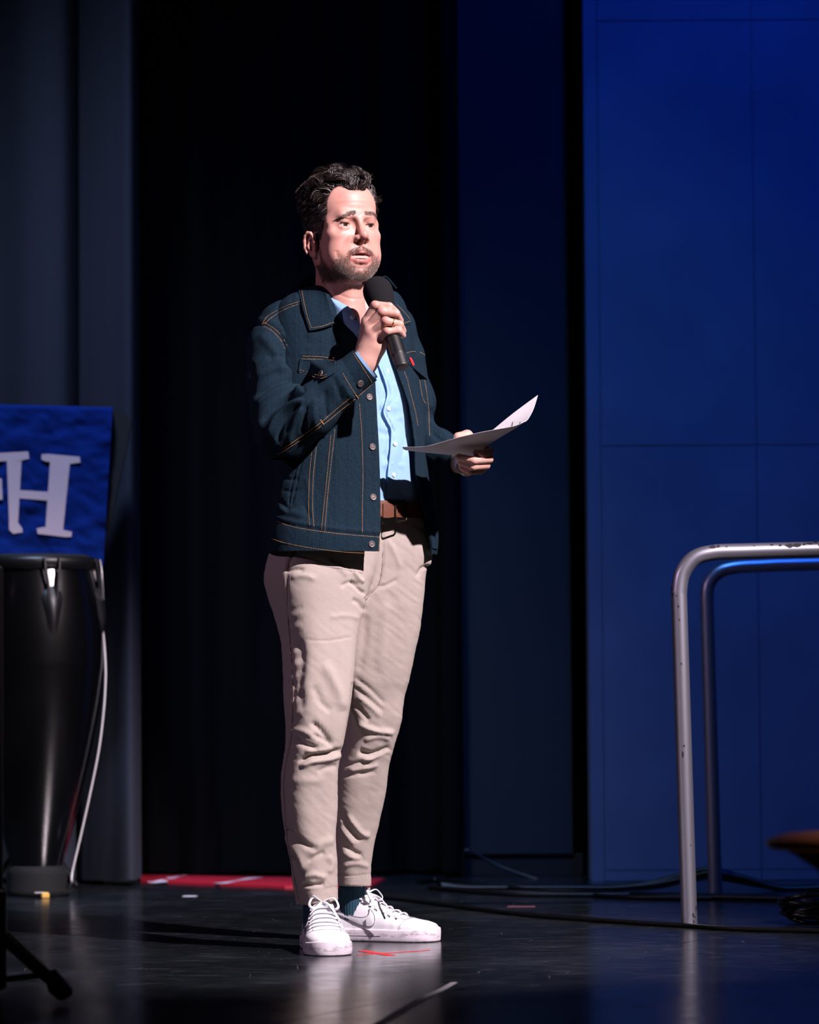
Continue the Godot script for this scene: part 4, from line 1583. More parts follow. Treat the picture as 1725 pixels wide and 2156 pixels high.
const SHIRT := [[596, 668, 802, 684, 800, -0.128, 0.062], [615, 650, 825, 694, 808, -0.128, 0.075], [640, 620, 840, 712, 800, -0.126, 0.094], [665, 604, 850, 730, 793, -0.124, 0.104], [690, 598, 856, 752, 784, -0.122, 0.111], [708, 596, 860, 771, 774, -0.121, 0.114], [750, 594, 864, 775, 775.2, -0.118, 0.117], [800, 592, 868, 790, 790.2, -0.116, 0.119], [900, 590, 874, 812, 812.2, -0.115, 0.121], [1000, 592, 884, 815, 815.2, -0.115, 0.124], [1080, 592, 890, 816, 816.2, -0.114, 0.124]]

func shell_point(rows: Array, y: float, t: float, inset: float, front_drop: float) -> Vector3:
	var z: float = interp(rows, y, 5)
	var l := Q(interp(rows, y, 1), y, z)
	var r := Q(interp(rows, y, 2), y, z)
	var cx := (l.x + r.x) * 0.5
	var w := (r.x - l.x) * 0.5 - inset
	var b := interp(rows, y, 6) - inset
	var ux := w * signf(cos(t)) * pow(absf(cos(t)), 0.92)
	var uz := b * signf(sin(t)) * pow(absf(sin(t)), 0.92)
	return Vector3(cx + ux, lerpf(l.y, r.y, 0.5 + 0.5 * cos(t)) - front_drop * maxf(0.0, sin(t)), l.z - 0.3 * ux + uz)

func edge_angle(rows: Array, y: float, col: int) -> float:
	var l := interp(rows, y, 1)
	var r := interp(rows, y, 2)
	var c := clampf((interp(rows, y, col) - (l + r) * 0.5) / ((r - l) * 0.5), -0.999, 0.999)
	return acos(signf(c) * pow(absf(c), 1.0 / 0.92))

func shell(rows: Array, y0: float, y1: float, nr: int, nc: int, inset: float, drop: float, thick: float) -> Array:
	# the outer face from the right panel's front edge round the back to the left panel's, and the inner face
	var outer := []
	var inner := []
	for k in nr:
		var f := float(k) / (nr - 1)
		var y := lerpf(y0, y1, f)
		var t1 := edge_angle(rows, y, 3)
		var t2 := edge_angle(rows, y, 4) + TAU
		var ro := PackedVector3Array()
		var ri := PackedVector3Array()
		for j in nc:
			var g := float(j) / (nc - 1)
			# more points on the side that faces the camera
			var t := 0.0
			if g < 0.6:
				t = lerpf(t1, PI * 1.06, g / 0.6)
			elif g < 0.85:
				t = lerpf(PI * 1.06, PI * 1.9, (g - 0.6) / 0.25)
			else:
				t = lerpf(PI * 1.9, t2, (g - 0.85) / 0.15)
			var dr := drop * smoothstep(0.55, 1.0, f)
			ro.append(shell_point(rows, y, t, inset, dr))
			ri.append(shell_point(rows, y, t, inset + thick, dr))
		outer.append(ro)
		inner.append(ri)
	return [outer, inner]

func shell_mesh(sh: Array) -> Array:
	var mo := MB.new()
	mo.grid(sh[0], false, true)
	var mi := MB.new()
	mi.grid(sh[1], false, false)
	return [mo, mi]

func close_shell(mo: MB, mi: MB, nr: int, nc: int) -> void:
	# rims along the hem, the neck and both front edges, then the inner face
	var row := func(m: MB, r: int) -> PackedVector3Array: return m.v.slice(r * nc, (r + 1) * nc)
	var col := func(m: MB, c: int) -> PackedVector3Array:
		var o := PackedVector3Array()
		for r in nr:
			o.append(m.v[r * nc + c])
		return o
	var rim := MB.new()
	rim.grid([row.call(mo, nr - 1), row.call(mi, nr - 1)], false, true)
	rim.grid([row.call(mo, 0), row.call(mi, 0)], false, false)
	rim.grid([col.call(mo, 0), col.call(mi, 0)], false, true)
	rim.grid([col.call(mo, nc - 1), col.call(mi, nc - 1)], false, false)
	mo.append(rim)
	mo.append(mi)

func patch(px_rows: Array, per: int, thick: float, flip := false) -> MB:
	# a sheet through control points (rows of Vector3), both faces and its edges
	var a := []
	for r in px_rows:
		a.append(curve(PackedVector3Array(r), per))
	var rows := []
	for k in a.size() - 1:
		for t in per:
			var row := PackedVector3Array()
			for j in a[0].size():
				row.append((a[k][j] as Vector3).cubic_interpolate(a[k + 1][j], a[maxi(k - 1, 0)][j], a[mini(k + 2, a.size() - 1)][j], float(t) / per))
			rows.append(row)
	rows.append(a[-1])
	var front := MB.new()
	front.grid(rows, false, flip)
	var nn := front.normals()
	var m: int = rows[0].size()
	var back := []
	for k in rows.size():
		var row := PackedVector3Array()
		for j in m:
			row.append(rows[k][j] - nn[k * m + j] * thick)
		back.append(row)
	front.grid(back, false, not flip)
	front.grid([rows[-1], back[-1]], false, flip)
	front.grid([rows[0], back[0]], false, not flip)
	for e in [0, m - 1]:
		var p := PackedVector3Array()
		var q := PackedVector3Array()
		for k in rows.size():
			p.append(rows[k][e])
			q.append(back[k][e])
		front.grid([p, q], false, (e == 0) == (not flip))
	return front

func qs(list: Array) -> Array:
	var o := []
	for q in list:
		o.append(Q(q[0], q[1], q[2]))
	return o

func build_person() -> void:
	var origin := on_floor(745, 1990)
	var man := thing("person", "man in dark denim jacket and beige chinos speaking into a microphone", "person", origin)
	var hf := head_frame()
	var ids := []
	ids.append(bake("head", head_solid(), Vector3(-0.13, -0.24, -0.125), Vector3(0.13, 0.125, 0.125), HEAD_CELL, 3))
	ids.append(bake("trousers", trouser_solid(), Q(540, 1910, 0) + Vector3(0, -0.02, -0.40), Q(925, 1080, 0) + Vector3(0, 0, 0.2), TROUSER_CELL, 2))
	ids.append(bake("hand_r", right_hand_solid(), Q(720, 815, -0.01), Q(865, 625, 0.17), 0.0024))
	ids.append(bake("hand_l", left_hand_solid(), Q(935, 1015, -0.2), Q(1055, 895, 0.08), 0.0026))
	ids.append(bake("sleeve_r", right_sleeve_solid(), Q(505, 985, -0.22), Q(805, 600, 0.22), 0.0042))
	ids.append(bake("sleeve_l", left_sleeve_solid(), Q(725, 1020, -0.3), Q(1010, 605, 0.08), 0.0042))
	ids.append(bake("body", body_solid(), Q(530, 1980, -0.45), Q(1000, 580, 0.2), 0.012))
	for id in ids:
		(id as Thread).wait_to_finish()
	build_body(man, hf)
	build_hair(man, hf)
	build_jacket(man)
	build_shirt(man)
	build_trousers(man)
	build_shoes(man)
	build_microphone()
	build_papers()
const HEAD_CELL := 0.0020
const TROUSER_CELL := 0.0034

func on_ear(l: Vector3) -> bool:
	return absf(l.x) > 0.0675 and l.y > -0.085 and l.y < -0.002 and l.z > -0.035 and l.z < 0.02

func beard_at(l: Vector3) -> float:
	if on_ear(l):
		return 0.0
	# how densely the short beard grows at a point of the head
	var ax := absf(l.x)
	var b := 0.0
	# jaw and cheek edge: from the sideburn down to the corner of the mouth
	var edge := -0.070 - 0.026 * smoothstep(0.03, 0.0, absf(l.z - 0.055)) + 0.055 * smoothstep(0.035, 0.0, l.z)
	b = maxf(b, smoothstep(edge + 0.012, edge - 0.016, l.y) * smoothstep(-0.012, 0.006, l.z))
	b *= smoothstep(-0.134, -0.116, l.y)
	# clear skin at the middle of the chin and round the mouth
	var m := Vector2(l.x / 0.031, (l.y + 0.076) / 0.021).length()
	if l.z > 0.05:
		b *= smoothstep(0.85, 1.1, m)
		b *= 1.0 - 0.5 * smoothstep(0.012, 0.0, ax) * smoothstep(0.012, 0.0, absf(l.y + 0.104))
	# moustache
	if l.z > 0.06:
		var my := -0.0545 - 9.0 * ax * ax - 0.15 * ax
		b = maxf(b, smoothstep(0.0075, 0.004, absf(l.y - my)) * smoothstep(0.034, 0.028, ax) * (0.55 + 0.45 * smoothstep(0.0, 0.006, ax)))
		b = maxf(b, smoothstep(0.006, 0.003, absf(ax - 0.031)) * smoothstep(-0.06, -0.07, l.y) * smoothstep(-0.10, -0.09, l.y) * 0.7)
	return b

func hair_at(l: Vector3) -> float:
	if on_ear(l):
		return 0.0
	var ax := absf(l.x)
	# front hairline, receding at the temples
	var line := 0.078 - 14.0 * maxf(0.0, ax - 0.03) * maxf(0.0, ax - 0.03) + 0.010 * smoothstep(0.015, 0.035, ax) * smoothstep(0.06, 0.04, ax)
	var h := smoothstep(line - 0.004, line + 0.003, l.y + (0.03 - l.z) * 0.0)
	if l.z < 0.05:
		# sides: in front of the ear down to the sideburn, behind it to the nape
		var front := 0.046 - 0.25 * (0.04 - l.y) * (0.04 - l.y) / 0.06
		var low: float = lerpf(-0.028, -0.085, smoothstep(-0.005, -0.06, l.z))
		if l.z < 0.006 and l.z > -0.03 and l.y < 0.0:
			low = -0.006
		h = maxf(h, smoothstep(front + 0.004, front - 0.004, l.z - 0.35 * maxf(0.0, l.y - 0.02)) * smoothstep(low - 0.004, low + 0.006, l.y) * smoothstep(0.045, 0.055, ax + (0.02 if l.z < -0.04 else 0.0) + maxf(0, l.y - 0.05)))
	return h

func build_body(man: Node3D, hf: Transform3D) -> void:
	var nz := FastNoiseLite.new()
	nz.seed = 41
	nz.frequency = 1.0
	var mb := MB.new()
	var head: MB = baked["head"]
	# lines of the face
	var lines := Folds.new()
	for g in [[[[743, 508], [734, 522], [728, 540]], 3.2, -1.3], [[[746, 520], [738, 530], [733, 542]], 4.0, 0.8], [[[711, 482], [726, 487], [740, 481]], 2.4, -0.8], [[[713, 477], [727, 481], [738, 477]], 2.5, 0.7], [[[708, 467], [722, 460], [740, 464]], 1.8, -1.1], [[[772, 464], [783, 459], [793, 464]], 1.8, -1.0], [[[774, 480], [783, 484], [792, 479]], 2.4, -0.8], [[[698, 432], [740, 426], [782, 430]], 3.0, -0.5], [[[704, 420], [742, 414], [780, 418]], 3.0, -0.4], [[[757, 444], [756, 458]], 2.0, -0.9], [[[708, 526], [711, 545]], 4.5, -1.6], [[[696, 470], [702, 474]], 2.5, -0.6], [[[740, 562], [758, 566], [776, 562]], 3.0, -0.8], [[[700, 612], [735, 628], [775, 628]], 2.2, -1.2]]:
		lines.add(g[0], g[1], g[2])
	var hn := head.normals()
	for k in head.v.size():
		var wn := hf.basis * hn[k]
		if wn.z > 0.0:
			head.v[k] += hn[k] * lines.at(pixel(hf * head.v[k])) * smoothstep(0.0, 0.3, wn.z)
	for k in head.v.size():
		var l := head.v[k]
		mb.v.append(hf * l)
		var c := Vector3(0.545, 0.285, 0.232)
		var g := nz.get_noise_3dv(l * 60.0) * 0.5 + nz.get_noise_3dv(l * 190.0) * 0.3 + nz.get_noise_3dv(l * 420.0) * 0.25
		c *= 1.0 + g * 0.13
		var ax := absf(l.x)
		# ruddy nose, cheeks, ears, right temple
		var red := 0.45 * smoothstep(0.03, 0.0, (l - Vector3(0, -0.035, 0.105)).length())
		red += 0.28 * smoothstep(0.034, 0.008, (Vector3(ax, l.y, l.z) - Vector3(0.042, -0.032, 0.07)).length())
		red += 0.5 * smoothstep(0.026, 0.006, (l - Vector3(-0.03, 0.06, 0.07)).length()) * (0.7 + 0.6 * nz.get_noise_3dv(l * 90.0))
		red += 0.35 * smoothstep(0.066, 0.074, ax) * smoothstep(0.03, 0.0, absf(l.y + 0.03))
		red += 0.2 * smoothstep(-0.12, -0.2, l.y)
		c = c.lerp(Vector3(0.52, 0.19, 0.165), clampf(red * 1.15, 0, 0.8))
		# lips
		if l.z > 0.068 and ax < 0.031:
			var up := absf(l.y + 0.0645 + ax * 0.16)
			var dn := absf(l.y + 0.0838 - ax * 0.3)
			var lip := maxf(smoothstep(0.0075, 0.0045, up) * smoothstep(0.087, 0.09, l.z + ax * 0.35), smoothstep(0.0085, 0.006, dn) * smoothstep(0.08, 0.083, l.z + ax * 0.35))
			c = c.lerp(Vector3(0.43, 0.13, 0.125), lip * 0.85)
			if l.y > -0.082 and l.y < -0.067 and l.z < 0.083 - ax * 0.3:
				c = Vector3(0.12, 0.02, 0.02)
		# stubble shadow is hair pigment under the skin
		var b := beard_at(l) * (0.75 + 0.5 * nz.get_noise_3dv(l * 300.0))
		c = c.lerp(Vector3(0.20, 0.11, 0.09), clampf(b * (0.85 if l.y > -0.07 else 0.75), 0, 0.88))
		c = c.lerp(Vector3(0.02, 0.014, 0.012), clampf(hair_at(l), 0, 1) * 0.9)
		mb.c.append(Color(c.x, c.y, c.z))
	mb.i.append_array(head.i)
	for key in ["hand_r", "hand_l", "body"]:
		var o: MB = baked[key]
		var cc := PackedColorArray()
		for p in o.v:
			var c := Vector3(0.555, 0.32, 0.262)
			var g := nz.get_noise_3dv(p * 55.0) * 0.5 + nz.get_noise_3dv(p * 180.0) * 0.4
			c *= 1.0 + g * 0.12
			if key == "hand_r":
				# redder knuckles
				for q in [[789, 642, 0.14], [804, 655, 0.155], [812, 675, 0.165], [814, 698, 0.168], [774, 683, 0.13], [779, 702, 0.14]]:
					var e := p.distance_to(Q(q[0], q[1], q[2] - 0.024))
					c = c.lerp(Vector3(0.56, 0.22, 0.19), 0.5 * smoothstep(0.016, 0.003, e))
			cc.append(Color(c.x, c.y, c.z))
		var base := mb.v.size()
		mb.v.append_array(o.v)
		mb.c.append_array(cc)
		for k in o.i:
			mb.i.append(base + k)
	var skin := mat("skin", Color(1, 1, 1), 0.48, 0.0, 0.45)
	skin.vertex_color_use_as_albedo = true
	skin.subsurf_scatter_enabled = true
	skin.subsurf_scatter_strength = 0.08
	var pores := noise_image(256, 0.09, 51)
	skin.heightmap_enabled = true
	skin.heightmap_texture = ImageTexture.create_from_image(pores)
	skin.heightmap_scale = 0.012
	skin.uv1_triplanar = true
	skin.uv1_scale = Vector3.ONE * 18.0
	part(mb, "body", skin, man)
	# eyes: white, brown iris, pupil, under a wet coat
	var eye_m := mat("eye", Color(1, 1, 1), 0.12)
	eye_m.vertex_color_use_as_albedo = true
	eye_m.clearcoat_enabled = true
	eye_m.clearcoat = 1.0
	eye_m.clearcoat_roughness = 0.03
	for e in [-1.0, 1.0]:
		var ey := MB.new()
		var gaze := Vector3(0.10, 0.02, 1.0).normalized()
		var xf := hf * Transform3D(Basis(Quaternion(Vector3.UP, gaze)), Vector3(0.0318 * e, -0.0003, 0.0638))
		var prof := PackedVector2Array()
		var cols := []
		for k in 26:
			var an := PI * pow(k / 25.0, 1.4)
			prof.append(Vector2(sin(an) * 0.0137, cos(an) * 0.0137 + (0.0006 if an < 0.42 else 0.0)))
			var c := Color(0.52, 0.47, 0.46)
			if an < 0.17:
				c = Color(0.004, 0.004, 0.004)
			elif an < 0.44:
				c = Color(0.075, 0.035, 0.018)
			elif an < 0.50:
				c = Color(0.03, 0.016, 0.012)
			cols.append(c)
		ey.lathe(prof, 40, xf)
		for k in 26:
			for j in 40:
				ey.c.append(cols[k])
		part(ey, "eye", eye_m, man, "brown eye")
	# teeth behind the parted lips
	var tm := mat("teeth_enamel", Color8(176, 166, 152), 0.35)
	for k in 8:
		var u := (k - 3.5) * 0.0054
		var tooth := MB.new()
		var at := Vector3(u, -0.0728, 0.0865 - 7.0 * u * u)
		tooth.box(hf * Transform3D(Basis(Vector3.UP, u * 14.0), at), Vector3(0.0055, 0.009, 0.004), 0.0004)
		part(tooth, "tooth", tm, man)
	for k in 6:
		var u := (k - 2.5) * 0.0046
		var tooth := MB.new()
		tooth.box(hf * Transform3D(Basis(Vector3.UP, u * 14.0), Vector3(u, -0.0815, 0.081 - 7.0 * u * u)), Vector3(0.0044, 0.006, 0.004), 0.001)
		part(tooth, "tooth", tm, man)
	# finger ring
	var ring := MB.new()
	var rp := Q(828, 680, 0.13)
	var path := PackedVector3Array()
	var rd := (Q(842, 683, 0.128) - Q(812, 676, 0.132)).normalized()
	var rx := rd.cross(Vector3.UP).normalized()
	var ru := rx.cross(rd)
	for k in 25:
		var an := TAU * k / 24
		path.append(rp + (rx * cos(an) + ru * sin(an)) * 0.0094)
	ring.tube(path, PackedFloat32Array([0.0012]), 6, false)
	part(ring, "ring", mat("gold", Color8(215, 165, 80), 0.25, 1.0), man)
	# bracelet on the left wrist
	ring = MB.new()
	path = PackedVector3Array()
	var bd := (Q(1006, 966, -0.035) - Q(975, 972, -0.09)).normalized()
	var bx := bd.cross(Vector3.UP).normalized()
	var bu := bx.cross(bd)
	for k in 33:
		var an := TAU * k / 32
		path.append(Q(984, 976, -0.078) + (bx * cos(an) + bu * sin(an)) * 0.0285)
	ring.tube(path, PackedFloat32Array([0.0022]), 6, false)
	part(ring, "bracelet", M.chrome, man)

func strand(mb: MB, pts: PackedVector3Array, r: float, sides := 3) -> void:
	var rr := PackedFloat32Array()
	for k in pts.size():
		rr.append(r * (1.0 - 0.85 * pow(float(k) / (pts.size() - 1), 2.0)))
	mb.tube(pts, rr, sides, false)

func build_hair(man: Node3D, hf: Transform3D) -> void:
	var head: MB = baked["head"]
	var nn := head.normals()
	var rng := RandomNumberGenerator.new()
	rng.seed = 9
	var nz := FastNoiseLite.new()
	nz.seed = 17
	nz.frequency = 1.0
	var hm := mat("hair", Color(1, 1, 1), 0.34, 0.0, 0.6)
	hm.vertex_color_use_as_albedo = true
	var top := MB.new()
	var beard := MB.new()
	var brows := MB.new()
	# locks: strands near a lock's root share its wave and gather towards it
	var locks := []
	for k in range(0, head.v.size(), 37):
		var q := head.v[k]
		if hair_at(q) > 0.5 and q.y > 0.02 and rng.randf() < 0.34:
			locks.append([q, rng.randf() * TAU, rng.randf_range(-0.75, 0.75), rng.randf_range(0.75, 1.25), rng.randf_range(0.7, 1.3)])
	for k in range(0, head.i.size(), 3):
		var ia := head.i[k]
		var p := (head.v[ia] + head.v[head.i[k + 1]] + head.v[head.i[k + 2]]) / 3.0
		if p.y < -0.15:
			continue
		var n := nn[ia]
		var h := hair_at(p)
		if h > 0.3 and rng.randf() < h * 0.36:
			# scalp hair: wavy and swept back on top, short and combed back at the sides
			var crown := smoothstep(0.03, 0.075, p.y)
			var ln: float = lerpf(0.016, 0.053, crown) * rng.randf_range(0.75, 1.15)
			if p.y < 0.0:
				ln *= 0.7
			var flank := smoothstep(0.045, 0.07, absf(p.x))
			ln *= 1.0 - 0.35 * flank * crown
			var dir := Vector3(signf(p.x) * 0.1 + nz.get_noise_3dv(p * 45.0) * 0.9, 0.15, -1.0) if crown > 0.5 else Vector3(0.0, -0.45, -1.0)
			dir = (dir - n * dir.dot(n)).normalized()
			var lift: float = lerpf(0.26, 1.15 - 0.65 * flank, crown) * rng.randf_range(0.7, 1.2)
			var gather := Vector3.ZERO
			var ph := rng.randf() * 6.0
			var wild := 1.0
			if crown > 0.2:
				var best := 1e9
				var lk := []
				for q in locks:
					var e: float = p.distance_squared_to(q[0])
					if e < best:
						best = e
						lk = q
				if lk:
					gather = (lk[0] - p) * 0.55
					ph = lk[1] + rng.randf_range(-0.25, 0.25)
					dir = dir.rotated(n, lk[2])
					ln *= lk[3]
					lift *= lk[4]
			var side := n.cross(dir)
			var pts := PackedVector3Array()
			var seg := 7 if crown > 0.3 else 4
			var q := p - n * 0.001
			for s in seg + 1:
				var f := float(s) / seg
				pts.append(hf * q)
				var curl := side * sin(ph + f * 6.5) * 1.0 * crown + n * cos(ph + f * 6.5) * 0.7 * crown
				var d := dir * (0.55 + 0.6 * f) + n * lift * (1.0 - 1.5 * f) + curl
				q += d.normalized() * ln / seg + gather / seg
			var before := top.v.size()
			strand(top, pts, rng.randf_range(0.00055, 0.0011) * (1.0 if crown > 0.3 else 0.75), 4)
			var grey := 1.0 if rng.randf() < 0.07 + 0.4 * (1.0 - crown) * smoothstep(0.06, 0.0, p.y) else 0.0  # real grey strands, their share at the sides raised to imitate lit streaks
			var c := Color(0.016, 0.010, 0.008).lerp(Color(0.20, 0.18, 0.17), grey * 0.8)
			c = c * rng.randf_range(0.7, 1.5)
			c.a = 1.0
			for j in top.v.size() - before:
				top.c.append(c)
		var b := beard_at(p)
		if b > 0.06 and rng.randf() < b * b * (0.95 + 0.9 * nz.get_noise_3dv(p * 110.0) + (0.7 if p.y > -0.068 and p.z > 0.06 else 0.0)):
			var tache := p.y > -0.07 and p.z > 0.06
			var cnt := 3 if tache else 2
			for z in cnt:
				var w := Vector3(rng.randf(), rng.randf(), rng.randf())
				w /= w.x + w.y + w.z
				var q := head.v[ia] * w.x + head.v[head.i[k + 1]] * w.y + head.v[head.i[k + 2]] * w.z
				var d := (n * 0.7 + Vector3(0, -0.85, 0.1) + Vector3(signf(p.x) * 0.25, 0, 0) * float(p.y > -0.075) + Vector3(rng.randfn(0, 0.3), rng.randfn(0, 0.3), rng.randfn(0, 0.3))).normalized()
				var ln: float = rng.randf_range(0.0014, 0.003) * (0.7 + 0.5 * smoothstep(-0.08, -0.11, p.y))
				var before := beard.v.size()
				strand(beard, PackedVector3Array([hf * (q - n * 0.0005), hf * (q + d * ln * 0.5), hf * (q + d * ln + Vector3(0, -0.001, 0))]), 0.00017, 3)
				var c := Color(0.055, 0.03, 0.02)
				var t := rng.randf()
				if t < (0.08 if tache else 0.22):
					c = Color(0.42, 0.38, 0.34)
				elif t < 0.5:
					c = Color(0.16, 0.085, 0.05)
				for j in beard.v.size() - before:
					beard.c.append(c)
		# eyebrows
		if p.z > 0.045 and p.y > 0.004 and p.y < 0.034:
			var ax := absf(p.x)
			var line := 0.0245 - (0.004 if p.x < 0.0 else -0.001) * smoothstep(0.012, 0.034, ax) - (0.012 if p.x < 0.0 else 0.007) * smoothstep(0.030, 0.054, ax)
			var wd := 0.0042 * smoothstep(0.058, 0.03, ax) + 0.0006
			if ax > 0.0095 and ax < 0.055 and absf(p.y - line) < wd:
				for z in 1:
					var w := Vector3(rng.randf(), rng.randf(), rng.randf())
					w /= w.x + w.y + w.z
					var q := head.v[ia] * w.x + head.v[head.i[k + 1]] * w.y + head.v[head.i[k + 2]] * w.z
					var d := (Vector3(signf(p.x), lerpf(0.6, -0.45, smoothstep(0.012, 0.04, ax)) + rng.randfn(0, 0.25), 0.0))
					d = (d - n * d.dot(n)).normalized() * 0.9 + n * 0.3
					var ln := rng.randf_range(0.004, 0.0075)
					strand(brows, PackedVector3Array([hf * (q - n * 0.0004), hf * (q + d * ln * 0.5), hf * (q + d * ln - n * 0.0012)]), 0.0003, 3)
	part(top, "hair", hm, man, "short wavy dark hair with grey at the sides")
	part(beard, "beard", hm, man, "short greying beard and moustache")
	for k in brows.v.size():
		brows.c.append(Color(0.06, 0.032, 0.022))
	part(brows, "eyebrows", hm, man)
	# lashes: a dark line along each upper lid
	for e in [-1.0, 1.0]:
		var lash := MB.new()
		var path := PackedVector3Array()
		for k in 13:
			var u := (k - 6) / 6.0
			path.append(hf * Vector3(0.0318 * e + u * 0.0138, 0.0040 * sqrt(maxf(0.0, 1.0 - u * u)) - 0.0008, 0.0792 - 0.0066 * u * u - 0.0012 * u * e))
		lash.tube(path, PackedFloat32Array([0.0002, 0.00045, 0.0006, 0.0007, 0.0007, 0.0007, 0.0007, 0.0007, 0.0007, 0.0006, 0.0005, 0.0004, 0.0002]), 5)
		for k in lash.v.size():
			lash.c.append(Color(0.03, 0.017, 0.012))
		part(lash, "eyelashes", hm, man)
func surf_patch(s: Surface, rows: Array, lift: float, per: int, thick: float) -> MB:
	var g := []
	var depth := -0.2
	for r in rows:
		var l := []
		for q in r:
			var p := on_surface(s, q[0], q[1], lift)
			if p == Vector3.INF:
				# just past the outline: keep the depth of the neighbour
				p = P(q[0], q[1], depth)
			depth = p.z
			if q.size() > 2:
				p = P(q[0], q[1], p.z + q[2])
			l.append(p)
		g.append(l)
	return patch(g, per, thick, false)

func ring_loft(centers: Array, radii: Array, up: Vector3, sides: int, squash: float) -> Array:
	var rows := []
	for k in centers.size():
		var t: Vector3 = (centers[mini(k + 1, centers.size() - 1)] - centers[maxi(k - 1, 0)]).normalized()
		var a := (up - t * up.dot(t)).normalized()
		var b := t.cross(a)
		var r := PackedVector3Array()
		for j in sides:
			var an := TAU * j / sides
			r.append(centers[k] + (a * cos(an) * squash + b * sin(an)) * radii[k])
		rows.append(r)
	return rows

func band(centers: Array, radii: Array, thick: float, up: Vector3, sides := 48, squash := 1.0) -> MB:
	# an open-ended cloth tube with thickness
	var inner := []
	for r in radii:
		inner.append(r - thick)
	var o := ring_loft(centers, radii, up, sides, squash)
	var i := ring_loft(centers, inner, up, sides, squash)
	var mb := MB.new()
	mb.grid(o, true, true)
	mb.grid(i, true, false)
	mb.grid([o[-1], i[-1]], true, true)
	mb.grid([o[0], i[0]], true, false)
	return mb

func build_jacket(man: Node3D) -> void:
	var nz := FastNoiseLite.new()
	nz.seed = 8
	nz.frequency = 0.055
	nz.fractal_octaves = 3
	var nr := 170
	var nc := 300
	var sm := shell_mesh(shell(JACKET, 604, 1166, nr, nc, 0.0, 0.0, 0.003))
	var f := Folds.new()
	# waistband seam, seams of the panels, fullness above the band
	f.add([[572, 1092], [620, 1106], [690, 1118], [760, 1125], [803, 1128]], 3.0, -2.2, 2)
	f.add([[572, 1087], [620, 1100], [690, 1111], [760, 1118], [803, 1121]], 5.0, 2.4, 2)
	f.add([[585, 1068], [610, 1078], [645, 1086]], 7.0, 3.5)
	f.add([[588, 1052], [600, 1066], [612, 1078]], 4.0, -3.5)
	f.add([[640, 1060], [648, 1080], [655, 1095]], 4.0, -2.5)
	f.add([[701, 905], [690, 1010], [681, 1118]], 6.0, 1.4, 2)
	f.add([[661, 945], [656, 1020], [656, 1110]], 5.0, 1.4, 2)
	f.add([[708, 905], [697, 1010], [688, 1118]], 1.8, -1.4, 2)
	f.add([[668, 945], [663, 1020], [663, 1110]], 1.8, -1.4, 2)
	f.add([[637, 965], [622, 1030], [615, 1062]], 2.2, -2.0, 2)
	f.add([[627, 975], [612, 1030], [609, 1062]], 2.2, -2.0, 2)
	f.add([[595, 1003], [610, 1010], [630, 1006]], 4.0, -2.5)
	f.add([[593, 1030], [612, 1035], [640, 1030]], 4.0, -2.0)
	f.add([[640, 1000], [650, 1030], [645, 1060]], 5.0, 2.0)
	f.add([[764, 850], [767, 1000], [766, 1122]], 2.0, -0.9, 2)
	f.add([[632, 637], [590, 652], [560, 672]], 2.2, -1.0, 2)
	f.add([[634, 745], [706, 750]], 3.0, 1.0, 2)
	f.add([[636, 757], [706, 760]], 1.5, -1.4, 2)
	f.add([[700, 700], [712, 740], [716, 790]], 7.0, 2.5)
	f.add([[640, 705], [655, 730]], 9.0, -2.0)
	f.add([[845, 742], [895, 745]], 2.0, -1.5, 2)
	f.add([[870, 775], [885, 790], [900, 806]], 3.0, -2.5)
	f.add([[857, 830], [872, 900], [877, 960]], 6.0, 2.0)
	f.add([[862, 860], [858, 890], [874, 930]], 6.0, -2.0)
	apply_folds(sm[0], f, nz, 0.0018, 0.0007, Vector3(0.5, -0.86, 0.0))
	# the lining follows the outer face
	var nn: PackedVector3Array = sm[0].normals()
	for k in sm[1].v.size():
		sm[1].v[k] = sm[0].v[k] - nn[k] * 0.003
	var outer: MB = sm[0]
	var shell_face := MB.new()
	shell_face.v = outer.v.duplicate()
	shell_face.i = outer.i.duplicate()
	close_shell(outer, sm[1], nr, nc)
	var jacket := part(outer, "jacket", M.denim, man, "dark indigo denim jacket with orange stitching, worn open")
	# sleeves
	var sr: MB = baked["sleeve_r"]
	f = Folds.new()
	for g in [
		[[[642, 826], [608, 838], [572, 862], [548, 892]], 6.0, -6.0], [[[640, 836], [606, 856], [578, 886], [560, 925]], 6.0, 5.0],
		[[[636, 846], [612, 868], [592, 900], [584, 940]], 5.0, -5.5], [[[640, 852], [624, 880], [612, 915], [608, 940]], 6.0, 4.0],
		[[[646, 850], [640, 880], [636, 915]], 5.0, -4.0], [[[664, 835], [662, 870], [668, 905]], 6.0, 3.0], [[[684, 820], [686, 850], [692, 885]], 5.0, -3.0],
		[[[640, 815], [604, 815], [566, 832], [532, 862]], 7.0, 5.0], [[[634, 802], [604, 800], [570, 812], [535, 838]], 6.0, -4.5],
		[[[628, 785], [600, 776], [565, 780], [530, 800]], 8.0, 3.0], [[[620, 765], [590, 752], [560, 752]], 7.0, -3.0],
		[[[606, 728], [614, 770], [628, 812]], 7.0, -5.0], [[[560, 690], [590, 712], [604, 735]], 6.0, -2.0], [[[545, 700], [575, 735], [600, 790]], 10.0, 3.0],
		[[[528, 760], [532, 800], [528, 840]], 6.0, -3.0], [[[720, 800], [735, 830], [748, 842]], 5.0, 2.0], [[[700, 790], [712, 820], [722, 850]], 5.0, -2.5], [[[556, 900], [566, 930], [590, 955]], 6.0, -3.0],
	]:
		f.add(g[0], g[1], g[2] * 1.7)
	f.add([[522, 688], [551, 683], [580, 693], [604, 728], [620, 770], [640, 822]], 3.4, -3.2, 2)
	f.add([[516, 676], [551, 672], [588, 684], [612, 722], [628, 765]], 5.0, 1.8, 2)
